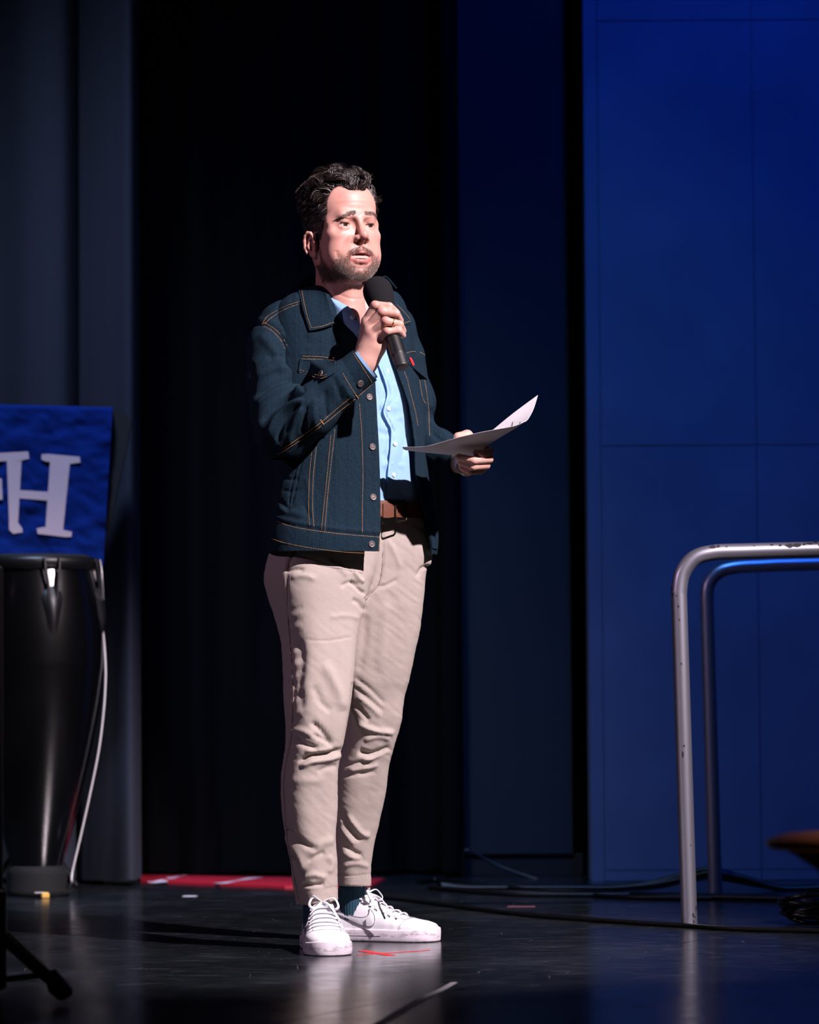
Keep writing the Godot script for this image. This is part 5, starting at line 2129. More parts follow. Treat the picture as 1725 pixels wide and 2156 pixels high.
	f.add([[757, 838], [677, 900], [625, 937], [585, 962]], 3.0, -1.0, 2)
	apply_folds(sr, f, nz, 0.0026, 0.0015, Vector3(0.75, 0.66, 0.0))
	var sl: MB = baked["sleeve_l"]
	f = Folds.new()
	for g in [[[[905, 860], [918, 880], [932, 905]], 5.0, -4.0], [[[900, 885], [925, 905], [950, 925]], 5.0, 3.0], [[[885, 800], [905, 830], [912, 860]], 5.0, 2.5], [[[905, 905], [925, 925], [950, 938]], 4.0, -4.0]]:
		f.add(g[0], g[1], g[2])
	apply_folds(sl, f, nz, 0.0024, 0.0012)
	# cuffs
	var cd := (Q(768, 770, 0.098) - Q(728, 801, 0.093))
	var cc := []
	for k in 9:
		cc.append(Q(729, 800, 0.093) + cd * (k / 8.0))
	var cuff := band(cc, [0.0432, 0.0438, 0.0438, 0.0436, 0.0434, 0.0432, 0.043, 0.0428, 0.0424], 0.003, Vector3.UP, 56, 1.0)
	var cl := []
	for k in 5:
		cl.append(Q(944, 956, -0.14).lerp(Q(970, 970, -0.115), k / 4.0))
	var cuff_l := band(cl, [0.042, 0.0425, 0.042, 0.0415, 0.041], 0.003, Vector3.UP, 48)
	var all := surface_of([shell_face, sr, cuff, sl])
	var sleeve := part(sr, "sleeve", M.denim, jacket)
	part(sl, "sleeve", M.denim, jacket)
	part(cuff, "cuff", M.denim, jacket)
	part(cuff_l, "cuff", M.denim, jacket)
	# collar: right wing, left wing and the band behind the neck
	var wing := surf_patch(all, [[[629, 611, 0.006], [650, 611, 0.016], [672, 612, 0.026], [686, 619, 0.03]], [[635, 638, 0.006], [655, 634, 0.012], [676, 632, 0.018], [692, 638, 0.022]], [[643, 668, 0.006], [662, 664, 0.009], [682, 659, 0.012], [698, 660, 0.015]], [[652, 696, 0.005], [670, 693, 0.007], [688, 688, 0.009], [705, 681, 0.011]]], 0.001, 8, 0.003)
	var wing_face := MB.new()
	wing_face.append(wing)
	part(wing, "collar", M.denim, jacket)
	var lw := surf_patch(all, [[[806, 622, 0.012], [820, 628, 0.012], [832, 636, 0.006]], [[812, 648, 0.010], [832, 650, 0.010], [850, 656, 0.005]], [[822, 672, 0.007], [842, 674, 0.008], [866, 676, 0.006]], [[828, 686, 0.005], [846, 686, 0.006], [862, 682, 0.006]]], 0.001, 6, 0.003)
	var lw_face := MB.new()
	lw_face.append(lw)
	part(lw, "collar", M.denim, jacket)
	var nb := []
	for k in 13:
		var an := deg_to_rad(lerpf(172.0, 372.0, k / 12.0))
		var row := []
		for h in [[0.076, 0.0], [0.072, 0.024], [0.08, 0.03], [0.1, 0.004]]:
			row.append(Q(733, 612, -0.135) + Vector3(cos(an) * h[0] * 1.12, h[1], sin(an) * h[0] * 0.95 - 0.3 * cos(an) * h[0] * 0.7))
		nb.append(row)
	part(patch(nb, 4, 0.003, true), "collar", M.denim, jacket)
	# pocket flaps
	var flap := surf_patch(all, [[[633, 756], [656, 757], [682, 759], [706, 761]], [[631, 768], [655, 772], [681, 776], [706, 772]], [[629, 783], [652, 792], [676, 800], [706, 786]]], 0.0028, 7, 0.0024)
	var flap_face := MB.new()
	flap_face.append(flap)
	part(flap, "pocket_flap", M.denim, jacket)
	var flap2 := surf_patch(all, [[[852, 752], [872, 750], [893, 755]], [[858, 764], [876, 768], [897, 775]], [[866, 772], [882, 786], [899, 800]]], 0.002, 7, 0.0024)
	part(flap2, "pocket_flap", M.denim, jacket)
	# small red tab on the left pocket
	var tab := surf_patch(all, [[[859, 754], [863, 753]], [[863, 763], [867, 761]], [[867, 771], [870, 769]]], 0.004, 3, 0.001)
	part(tab, "red_tab", M.red_tape, jacket)
	# stitching
	var top := surface_of([shell_face, sr, cuff, wing_face, lw_face, flap_face, sl])
	var st := MB.new()
	for l in [
		[[638, 750], [670, 751], [705, 754]], [[636, 756], [670, 757], [705, 759]],
		[[632, 784], [652, 790], [674, 797], [690, 793]], [[633, 779], [652, 785], [674, 791], [690, 788]],
		[[636, 612], [641, 640], [648, 668], [656, 690]], [[656, 690], [678, 687], [703, 678]],
		[[632, 635], [606, 643], [580, 656], [562, 668], [553, 682]], [[632, 640], [608, 648], [584, 661], [567, 673], [558, 684]],
		[[560, 681], [578, 692], [592, 706], [602, 722], [605, 728]], [[557, 688], [574, 698], [588, 712], [597, 726], [601, 734]],
		[[744, 744], [760, 768], [775, 792], [784, 806]], [[722, 786], [732, 803], [742, 820], [750, 831]], [[784, 808], [768, 822], [752, 836]],
		[[748, 840], [720, 862], [684, 891], [640, 922], [600, 948], [584, 957]], [[737, 838], [710, 860], [671, 893], [630, 922], [596, 945]],
		[[705, 904], [698, 970], [690, 1040], [684, 1118]], [[697, 915], [691, 980], [684, 1050], [677, 1116]],
		[[666, 941], [660, 1000], [658, 1060], [661, 1109]], [[657, 949], [652, 1000], [650, 1060], [652, 1107]],
		[[757, 850], [762, 920], [764, 1000], [763, 1060], [763, 1122]],
		[[584, 1098], [620, 1110], [690, 1121], [760, 1128], [800, 1131]], [[572, 1134], [600, 1143], [650, 1153], [720, 1162], [797, 1166]], [[798, 1131], [798, 1148], [796, 1165]],
		[[858, 800], [865, 830], [875, 869], [880, 898]], [[851, 783], [858, 800]], [[883, 800], [887, 825], [891, 841], [897, 850]], [[894, 800], [899, 830], [902, 855], [905, 918]],
		[[852, 744], [870, 740], [885, 742], [895, 748]], [[836, 642], [850, 656], [864, 673]], [[864, 676], [848, 681], [836, 680]],
		[[905, 1108], [920, 1108]], [[909, 1152], [921, 1153]], [[906, 1094], [909, 1128], [912, 1152]],
	]:
		stitches(st, top, l)
	var so := part(st, "stitching", M.thread, jacket, "orange topstitching", true)
	for q in [[674, 884, 681, 893], [749, 832, 754, 838], [559, 680, 552, 684]]:
		var pa := on_surface(top, q[0], q[1], 0.001)
		var pb := on_surface(top, q[2], q[3], 0.001)
		if pa != Vector3.INF and pb != Vector3.INF:
			st = MB.new()
			st.tube(PackedVector3Array([pa, pb]), PackedFloat32Array([0.001]), 5)
			part(st, "bartack", M.thread, jacket)
	# metal buttons
	var bm := mat("jacket_button", Color8(98, 90, 90), 0.55, 0.6)
	for q in [[675, 787], [759, 808], [778, 836], [784.5, 941], [786, 1047], [783, 1146]]:
		disc_button(jacket, top, q[0], q[1], 0.0082, bm)
	# waist tab at the left hem
	var tb := surf_patch(all, [[[906, 1108], [914, 1108], [921, 1110]], [[907, 1130], [915, 1130], [922, 1131]], [[909, 1154], [915, 1155], [921, 1155]]], 0.002, 4, 0.003)
	part(tb, "waist_tab", M.denim, jacket)

func build_shirt(man: Node3D) -> void:
	var nz := FastNoiseLite.new()
	nz.seed = 18
	nz.frequency = 0.05
	var nr := 130
	var nc := 240
	var sm := shell_mesh(shell(SHIRT, 596, 1080, nr, nc, 0.0, 0.0, 0.0015))
	var f := Folds.new()
	# the placket laps over in a wavy edge
	f.add([[784, 730], [797, 767], [810, 800], [817, 828], [810, 855], [808, 870], [818, 890], [825, 907], [823, 950], [817, 1000], [816, 1050]], 3.5, -6.0, 1)
	f.add([[795, 905], [812, 915], [840, 905]], 6.0, -3.0)
	f.add([[800, 860], [815, 845], [840, 850]], 7.0, 3.0)
	f.add([[805, 950], [825, 965], [850, 950]], 7.0, -2.5)
	f.add([[840, 880], [852, 915], [850, 960]], 8.0, -4.0)
	f.add([[803, 985], [822, 975], [855, 985]], 6.0, 2.5)
	f.add([[803, 1010], [812, 1020], [808, 1045]], 6.0, 3.0)
	f.add([[825, 800], [835, 830], [838, 870]], 7.0, 3.0)
	apply_folds(sm[0], f, nz, 0.0025, 0.001, Vector3(0.4, -0.9, 0.0))
	var nn: PackedVector3Array = sm[0].normals()
	for k in sm[1].v.size():
		sm[1].v[k] = sm[0].v[k] - nn[k] * 0.0015
	var face := MB.new()
	face.v = sm[0].v.duplicate()
	face.i = sm[0].i.duplicate()
	close_shell(sm[0], sm[1], nr, nc)
	var shirt := part(sm[0], "shirt", M.shirt, man, "light blue button-up shirt")
	var s := surface_of([face])
	# the placket, its lapped edge running in waves
	var pl := []
	for q in [[784, 735], [797, 767], [810, 800], [816, 828], [810, 855], [808, 870], [817, 890], [824, 907], [822, 950], [817, 1000], [816, 1050]]:
		pl.append([[q[0], q[1], 0.004], [q[0] + 13, q[1], 0.002], [q[0] + 27, q[1], 0.0006]])
	var pk := surf_patch(s, pl, 0.001, 4, 0.002)
	part(pk, "placket", M.shirt, shirt)
	s = surface_of([face, pk])
	var wing := patch([qs([[664, 588, -0.11], [680, 615, -0.055], [697, 645, -0.02], [716, 672, 0.0], [750, 706, 0.012]]), qs([[666, 586, -0.1], [685, 614, -0.045], [706, 640, -0.01], [728, 660, 0.006], [757, 697, 0.014]]), qs([[669, 586, -0.098], [690, 612, -0.045], [714, 634, -0.015], [739, 650, 0.002], [762, 688, 0.012]])], 8, 0.002, true)
	part(wing, "collar", M.shirt, shirt)
	var wing2 := patch([qs([[802, 600, -0.13], [806, 630, -0.09], [800, 665, -0.05], [790, 700, -0.02]]), qs([[806, 600, -0.13], [816, 632, -0.08], [815, 668, -0.045], [806, 702, -0.02]])], 8, 0.002, false)
	part(wing2, "collar", M.shirt, shirt)
	var bm := mat("shirt_button", Color8(226, 230, 236), 0.3)
	for q in [[815, 781], [818, 860], [832, 935], [829, 1000]]:
		disc_button(shirt, s, q[0], q[1], 0.0052, bm)
	# collar button
	var mb := MB.new()
	var cp := Q(742, 668, 0.012)
	mb.lathe(PackedVector2Array([Vector2(0, 0.002), Vector2(0.003, 0.0022), Vector2(0.0046, 0.001), Vector2(0.0046, -0.001)]), 16, Transform3D(Basis(Quaternion(Vector3.UP, Vector3(0.3, 0.2, 0.93).normalized())), cp))
	part(mb, "button", bm, shirt)
	# shirt cuff at the right wrist
	var cc := []
	for k in 4:
		cc.append(Q(744, 789, 0.095).lerp(Q(774, 766, 0.099), k / 3.0))
	part(band(cc, [0.0375, 0.0375, 0.0372, 0.037], 0.0015, Vector3.UP, 40), "cuff", M.shirt, shirt)

const SIDE_SEAM := [[605, 1205], [606, 1290], [611, 1351], [615, 1400], [618, 1461], [616, 1510], [613, 1555], [600, 1619], [597, 1654], [601, 1731], [606, 1775], [617, 1830], [630, 1905]]

func build_trousers(man: Node3D) -> void:
	var mb: MB = baked["trousers"]
	var f := Folds.new()
	for g in [
		# right leg
		[[[652, 1518], [672, 1534], [684, 1548], [702, 1572]], 6.0, -5.5], [[[655, 1545], [678, 1556], [698, 1569]], 4.0, -4.0], [[[615, 1556], [632, 1562], [650, 1571], [674, 1578]], 6.0, -6.0],
		[[[612, 1536], [640, 1540], [668, 1556]], 6.0, 3.0], [[[626, 1606], [645, 1596], [662, 1590], [694, 1586], [728, 1576]], 5.5, -7.5], [[[630, 1616], [655, 1604], [690, 1599], [724, 1588]], 6.0, 5.0],
		[[[640, 1578], [670, 1582], [705, 1576]], 5.0, 3.5], [[[668, 1625], [690, 1616], [712, 1612]], 5.0, -2.5], [[[610, 1640], [640, 1645], [690, 1642]], 9.0, 2.0],
		[[[600, 1742], [626, 1766], [648, 1782], [672, 1790]], 6.5, -6.0], [[[600, 1756], [620, 1785], [636, 1812], [640, 1838]], 7.0, 5.5], [[[612, 1800], [622, 1828], [632, 1856]], 7.0, -5.0],
		[[[634, 1862], [658, 1864], [686, 1861]], 4.0, -5.5], [[[640, 1850], [660, 1842], [690, 1850]], 6.0, 4.0], [[[648, 1815], [666, 1802], [686, 1794]], 5.0, -3.0], [[[650, 1800], [680, 1775], [705, 1770]], 9.0, 3.0], [[[690, 1800], [700, 1820], [692, 1840]], 6.0, 2.5],
		[[[625, 1330], [634, 1390], [628, 1450], [640, 1500]], 11.0, -5.0], [[[680, 1390], [700, 1430], [716, 1465], [722, 1500]], 11.0, 4.5], [[[660, 1440], [675, 1475], [700, 1500]], 8.0, -3.0],
		[[[605, 1204], [622, 1199], [642, 1201]], 4.0, -3.0], [[[612, 1216], [640, 1212], [668, 1222]], 6.0, 2.5], [[[640, 1346], [690, 1349], [748, 1339]], 2.2, -1.3],
		[[[716, 1236], [738, 1226], [757, 1234]], 4.0, -3.0], [[[736, 1222], [754, 1240], [770, 1252]], 3.5, -4.0], [[[745, 1200], [756, 1218], [768, 1226]], 4.0, 3.5], [[[740, 1262], [756, 1270], [768, 1288]], 5.0, -3.0],
		[[[690, 1180], [715, 1195], [735, 1215]], 6.0, 2.0], [[[620, 1170], [660, 1178], [700, 1192]], 5.0, -1.5], [[[690, 1300], [730, 1296], [760, 1304]], 5.0, 1.5],
		# left leg
		[[[744, 1424], [780, 1452], [815, 1486]], 4.0, -2.5], [[[744, 1446], [772, 1468], [812, 1500]], 4.0, -2.5], [[[742, 1478], [762, 1500], [780, 1520]], 5.0, -4.0], [[[748, 1462], [775, 1484], [805, 1512]], 4.0, 2.0],
		[[[750, 1522], [788, 1538], [836, 1544]], 6.0, 5.5], [[[752, 1580], [785, 1589], [826, 1574]], 6.5, -8.0], [[[762, 1604], [792, 1592], [824, 1578]], 5.0, 6.0], [[[765, 1560], [795, 1552], [825, 1558]], 5.0, 3.0],
		[[[722, 1612], [755, 1606], [785, 1603]], 4.0, -3.5], [[[716, 1633], [758, 1630], [795, 1624]], 4.5, -2.5], [[[730, 1622], [770, 1618], [800, 1610]], 4.0, 2.5],
		[[[714, 1703], [738, 1744], [762, 1773]], 6.0, -5.5], [[[728, 1712], [758, 1753], [782, 1760]], 6.5, 4.5], [[[714, 1770], [742, 1792], [770, 1807]], 5.0, -4.5], [[[720, 1790], [745, 1806], [772, 1800]], 5.0, 3.0], [[[720, 1825], [750, 1818], [780, 1826]], 5.0, 2.5], [[[716, 1738], [732, 1762], [748, 1780]], 4.0, 2.5],
		[[[798, 1236], [815, 1232], [840, 1218]], 4.0, -2.0], [[[815, 1262], [808, 1330], [800, 1420]], 12.0, 2.5], [[[770, 1290], [768, 1350], [756, 1420]], 9.0, -2.5],
		[[[812, 1130], [832, 1165], [845, 1200]], 5.0, 1.5], [[[880, 1215], [888, 1198], [905, 1192]], 4.0, -3.0],
	]:
		f.add(g[0], g[1], g[2] * 1.45)
	# puckered side seam
	for k in 19:
		var y := 1285.0 + 13.0 * k
		f.add([[602, y + 2], [618, y - 2], [640, y - 8]], 4.5, -1.1 if k % 2 == 0 else 1.0)
	for g in [[SIDE_SEAM, 3.0, -2.2], [[[621, 1150], [610, 1178], [604, 1200]], 3.2, -7.0], [[[806, 1105], [806, 1150], [805, 1193], [796, 1234]], 3.0, -3.0], [[[770, 1262], [785, 1246], [797, 1236]], 3.0, -2.5], [[[640, 1878], [670, 1874], [712, 1868]], 2.8, -1.6], [[[712, 1843], [745, 1845], [784, 1840]], 2.8, -1.6], [[[742, 1440], [736, 1500], [728, 1560]], 3.0, -2.5]]:
		f.add(g[0], g[1], g[2], 2)
	# welt of the left pocket stands open
	f.add([[908, 1150], [912, 1172], [900, 1195]], 7.0, 6.0)
	var nz := FastNoiseLite.new()
	nz.seed = 28
	nz.frequency = 0.045
	apply_folds(mb, f, nz, 0.002, 0.0011)
	var tr := part(mb, "trousers", M.chino, man, "beige chinos")
	var s := surface_of([mb])
	# sewn seams: side, fly, crotch, pocket edge
	var seams := [SIDE_SEAM, [[806, 1100], [806, 1150], [805, 1193], [802, 1218], [796, 1234]], [[796, 1235], [784, 1247], [771, 1262]], [[620, 1154], [611, 1178], [604, 1203]]]
	for l in seams:
		var path := PackedVector3Array()
		for k in l.size() - 1:
			for t in 10:
				var q := on_surface(s, lerpf(l[k][0], l[k + 1][0], t / 10.0), lerpf(l[k][1], l[k + 1][1], t / 10.0), 0.0003)
				if q != Vector3.INF:
					path.append(q)
		var sb := MB.new()
		if path.size() < 2:
			continue
		sb.tube(path, PackedFloat32Array([0.0007]), 5)
		part(sb, "seam", M.seam_thread, tr)
	# waistband with fly button, belt loops
	var rows := [[1050, 586, 900, 0, 0, -0.122, 0.134], [1075, 584, 902, 0, 0, -0.122, 0.136], [1110, 580, 906, 0, 0, -0.12, 0.138]]
	var ro := []
	for k in 7:
		var y := lerpf(1059, 1093, k / 6.0)
		var r := PackedVector3Array()
		for j in 120:
			r.append(shell_point(rows, y, TAU * j / 120.0, 0.0 if k > 0 and k < 6 else 0.001, 0.0))
		ro.append(r)
	var inn := []
	for k in 7:
		var y := lerpf(1059, 1093, k / 6.0)
		var r := PackedVector3Array()
		for j in 120:
			r.append(shell_point(rows, y, TAU * j / 120.0, 0.004, 0.0))
		inn.append(r)
	mb = MB.new()
	mb.grid(ro, true, true)
	mb.grid(inn, true, false)
	mb.grid([ro[0], inn[0]], true, false)
	mb.grid([ro[-1], inn[-1]], true, true)
	var leather := mat("belt_leather", Color8(98, 54, 36), 0.45)
	var belt := part(mb, "belt", leather, man, "brown leather belt")
	var bs := surface_of([mb])
	part(surf_patch(bs, [[[806, 1061], [820, 1061], [833, 1064]], [[806, 1075], [821, 1075], [836, 1076]], [[806, 1090], [820, 1090], [833, 1087]]], 0.003, 5, 0.003), "strap_end", leather, belt)
	mb = MB.new()
	var loop := PackedVector3Array()
	for q in [[832, 1056], [845, 1055], [852, 1058], [853, 1075], [852, 1094], [845, 1097], [832, 1096], [830, 1075], [832, 1056]]:
		loop.append(on_surface(bs, q[0], clampf(q[1], 1061, 1091), 0.005) + Vector3(0, (clampf(q[1], 1061, 1091) - q[1]) / 937.0, 0))
	mb.tube(curve(loop, 4), PackedFloat32Array([0.0022]), 8, false)
	part(mb, "buckle", mat("brass", Color8(60, 52, 46), 0.35, 0.9), belt)
	# seam stitching of the fly and hems, pale
	var st := MB.new()
	for l in [[[632, 1880], [670, 1876], [710, 1870]], [[714, 1846], [745, 1848], [781, 1843]]]:
		stitches(st, s, l, 4.5, 3.0, 0.0004)
	part(st, "stitching", M.thread_pale, tr, "", true)

func build_microphone() -> void:
	var a := Q(796, 614, 0.065)
	var b := Q(848, 774, 0.157)
	var t := thing("microphone", "black handheld microphone with a foam windscreen held by the man", "microphone", a)
	var d := (b - a).normalized()
	var ln := a.distance_to(b)
	var xf := Transform3D(Basis(Quaternion(Vector3.UP, -d)), a)
	var mb := MB.new()
	var prof := PackedVector2Array()
	var r := 0.0335
	for k in 20:
		var an := PI * k / 38.0
		prof.append(Vector2(sin(an) * r, cos(an) * r * 1.05))
	for q in [[0.0333, -0.008], [0.0322, -0.018], [0.0305, -0.028], [0.028, -0.037], [0.0255, -0.044], [0.024, -0.047], [0.021, -0.0485], [0.015, -0.0485]]:
		prof.append(Vector2(q[0], q[1]))
	mb.lathe(prof, 56, xf)
	var foam := mat("foam", Color8(24, 24, 27), 0.95, 0.0, 0.3)
	foam.heightmap_enabled = true
	foam.heightmap_texture = ImageTexture.create_from_image(noise_image(128, 0.2, 61, FastNoiseLite.TYPE_CELLULAR, 1))
	foam.heightmap_scale = 0.06
	foam.uv1_triplanar = true
	foam.uv1_scale = Vector3.ONE * 26.0
	part(mb, "windscreen", foam, t, "black foam windscreen")
	mb = MB.new()
	mb.lathe(PackedVector2Array([Vector2(0.015, -0.046), Vector2(0.0185, -0.048), Vector2(0.0185, -0.056), Vector2(0.0175, -0.06), Vector2(0.0172, -(ln - 0.034)), Vector2(0.0166, -(ln - 0.032))]), 40, xf)
	part(mb, "handle", M.black_plastic, t)
	mb = MB.new()
	mb.lathe(PackedVector2Array([Vector2(0.0166, -(ln - 0.032)), Vector2(0.0158, -(ln - 0.030)), Vector2(0.015, -(ln - 0.029)), Vector2(0.0148, -(ln - 0.004)), Vector2(0.0142, -(ln - 0.001)), Vector2(0.013, -ln), Vector2(0.0, -ln)]), 40, xf)
	part(mb, "end_cap", mat("cap_plastic", Color8(30, 32, 33), 0.5), t)

func build_papers() -> void:
	var t := thing("paper_sheets", "stack of curled white paper sheets with printed text in his left hand", "paper", Q(990, 935, 0.0))
	var near := [[848, 941, 0.045], [880, 941, 0.065], [909, 937, 0.085], [958, 923, 0.105], [1005, 912, 0.118], [1040, 905, 0.118], [1082, 897, 0.112], [1107, 887, 0.105]]
	var mid1 := [[850, 944, 0.04], [880, 947, 0.042], [909, 948, 0.045], [958, 939, 0.05], [1003, 933, 0.06], [1038, 926, 0.06], [1078, 906, 0.055], [1114, 880, 0.05]]
	var mid2 := [[853, 946, 0.036], [880, 950, 0.026], [909, 953, 0.01], [956, 957, 0.0], [1000, 957, 0.0], [1036, 930, 0.0], [1078, 896, -0.005], [1124, 861, -0.01]]
	var far := [[856, 947, 0.03], [882, 950, 0.012], [909, 951, -0.02], [956, 950, -0.05], [1002, 938, -0.06], [1040, 904, -0.06], [1084, 868, -0.065], [1133, 832, -0.07]]
	var paper := mat("paper", Color8(232, 230, 236), 0.7)
	var ink := mat("ink", Color8(60, 58, 66), 0.8)
	for k in 3:
		var rows := []
		for r in [near, mid1, mid2, far]:
			var l := []
			for q in r:
				l.append(Q(q[0] - k * 0.7, q[1], q[2]) - Vector3(-0.5, 0.6, 0.6) * 0.0009 * k)
			rows.append(l)
		var sh := part(patch(rows, 8, 0.0004, false), "sheet", paper, t)
		if k == 0:
			# printed lines on the upper face near the lifted end
			var mb := MB.new()
			var cu := []
			for r in rows:
				cu.append(curve(PackedVector3Array(r), 8))
			var n: int = cu[0].size()
			for g in 9:
				var j := n - 6 - g * 3
				var a := PackedVector3Array()
				var b := PackedVector3Array()
				for s in 13:
					var v := 0.35 + (1.9 if g % 4 != 0 else 1.2) * s / 12.0
					var i0 := mini(int(v), 2)
					var at := func(jj: int) -> Vector3: return (cu[i0][jj] as Vector3).cubic_interpolate(cu[i0 + 1][jj], cu[maxi(i0 - 1, 0)][jj], cu[mini(i0 + 2, 3)][jj], v - i0)
					var p: Vector3 = at.call(j)
					var p2: Vector3 = at.call(j + 1)
					var up := Vector3(-0.5, 0.6, 0.6) * 0.0009
					a.append(p + up)
					b.append(p.lerp(p2, 0.35) + up)
				mb.grid([a, b], false, false)
			part(mb, "printed_text", ink, sh)
# ---------------------------------------------------------------- shoes
func shoe_w(s: float) -> float:
	if s > 0.76:
		return 0.0505 * pow(maxf(0.0, 1.0 - pow((s - 0.76) / 0.2405, 2.4)), 0.45)
	if s < 0.12:
		return 0.0345 * pow(maxf(0.0, 1.0 - pow((0.12 - s) / 0.1205, 2.4)), 0.45)
	return interp([[0.12, 0.0345], [0.2, 0.036], [0.35, 0.0365], [0.5, 0.041], [0.65, 0.048], [0.76, 0.0505]], s, 1)

func shoe_h(s: float) -> float:
	return interp([[0.0, 0.066], [0.03, 0.08], [0.1, 0.085], [0.2, 0.080], [0.28, 0.084], [0.36, 0.1], [0.42, 0.099], [0.55, 0.079], [0.68, 0.061], [0.8, 0.051], [0.9, 0.046], [0.96, 0.041], [1.0, 0.034]], s, 1)

func shoe_at(xf: Transform3D, side: float, s: float, a: float, lift := 0.0) -> Vector3:
	# s from heel to toe, a from -1 (left foot of the side wall) over the top (0) to 1
	var w := shoe_w(s) - 0.002 + lift
	var h := shoe_h(s) + lift
	var an := a * PI * 0.5
	var y := 0.024 + (h - 0.024) * pow(absf(cos(an)), 0.62)
	var x := w * signf(sin(an)) * pow(absf(sin(an)), 0.72) * lerpf(1.0, 0.86, clampf((y - 0.04) / 0.06, 0, 1))
	return xf * Vector3(x + side * 0.012 * smoothstep(0.3, 0.9, s) * 0.6, y, 0.292 * s)

func shoe_side(xf: Transform3D, side: float, s: float, y: float, e: float, lift: float) -> Vector3:
	# the point of the side wall at that height
	var f := clampf((y - 0.024) / (shoe_h(s) - 0.024), 0.0, 1.0)
	return shoe_at(xf, side, s, e * acos(pow(f, 1.0 / 0.62)) / (PI * 0.5), lift)

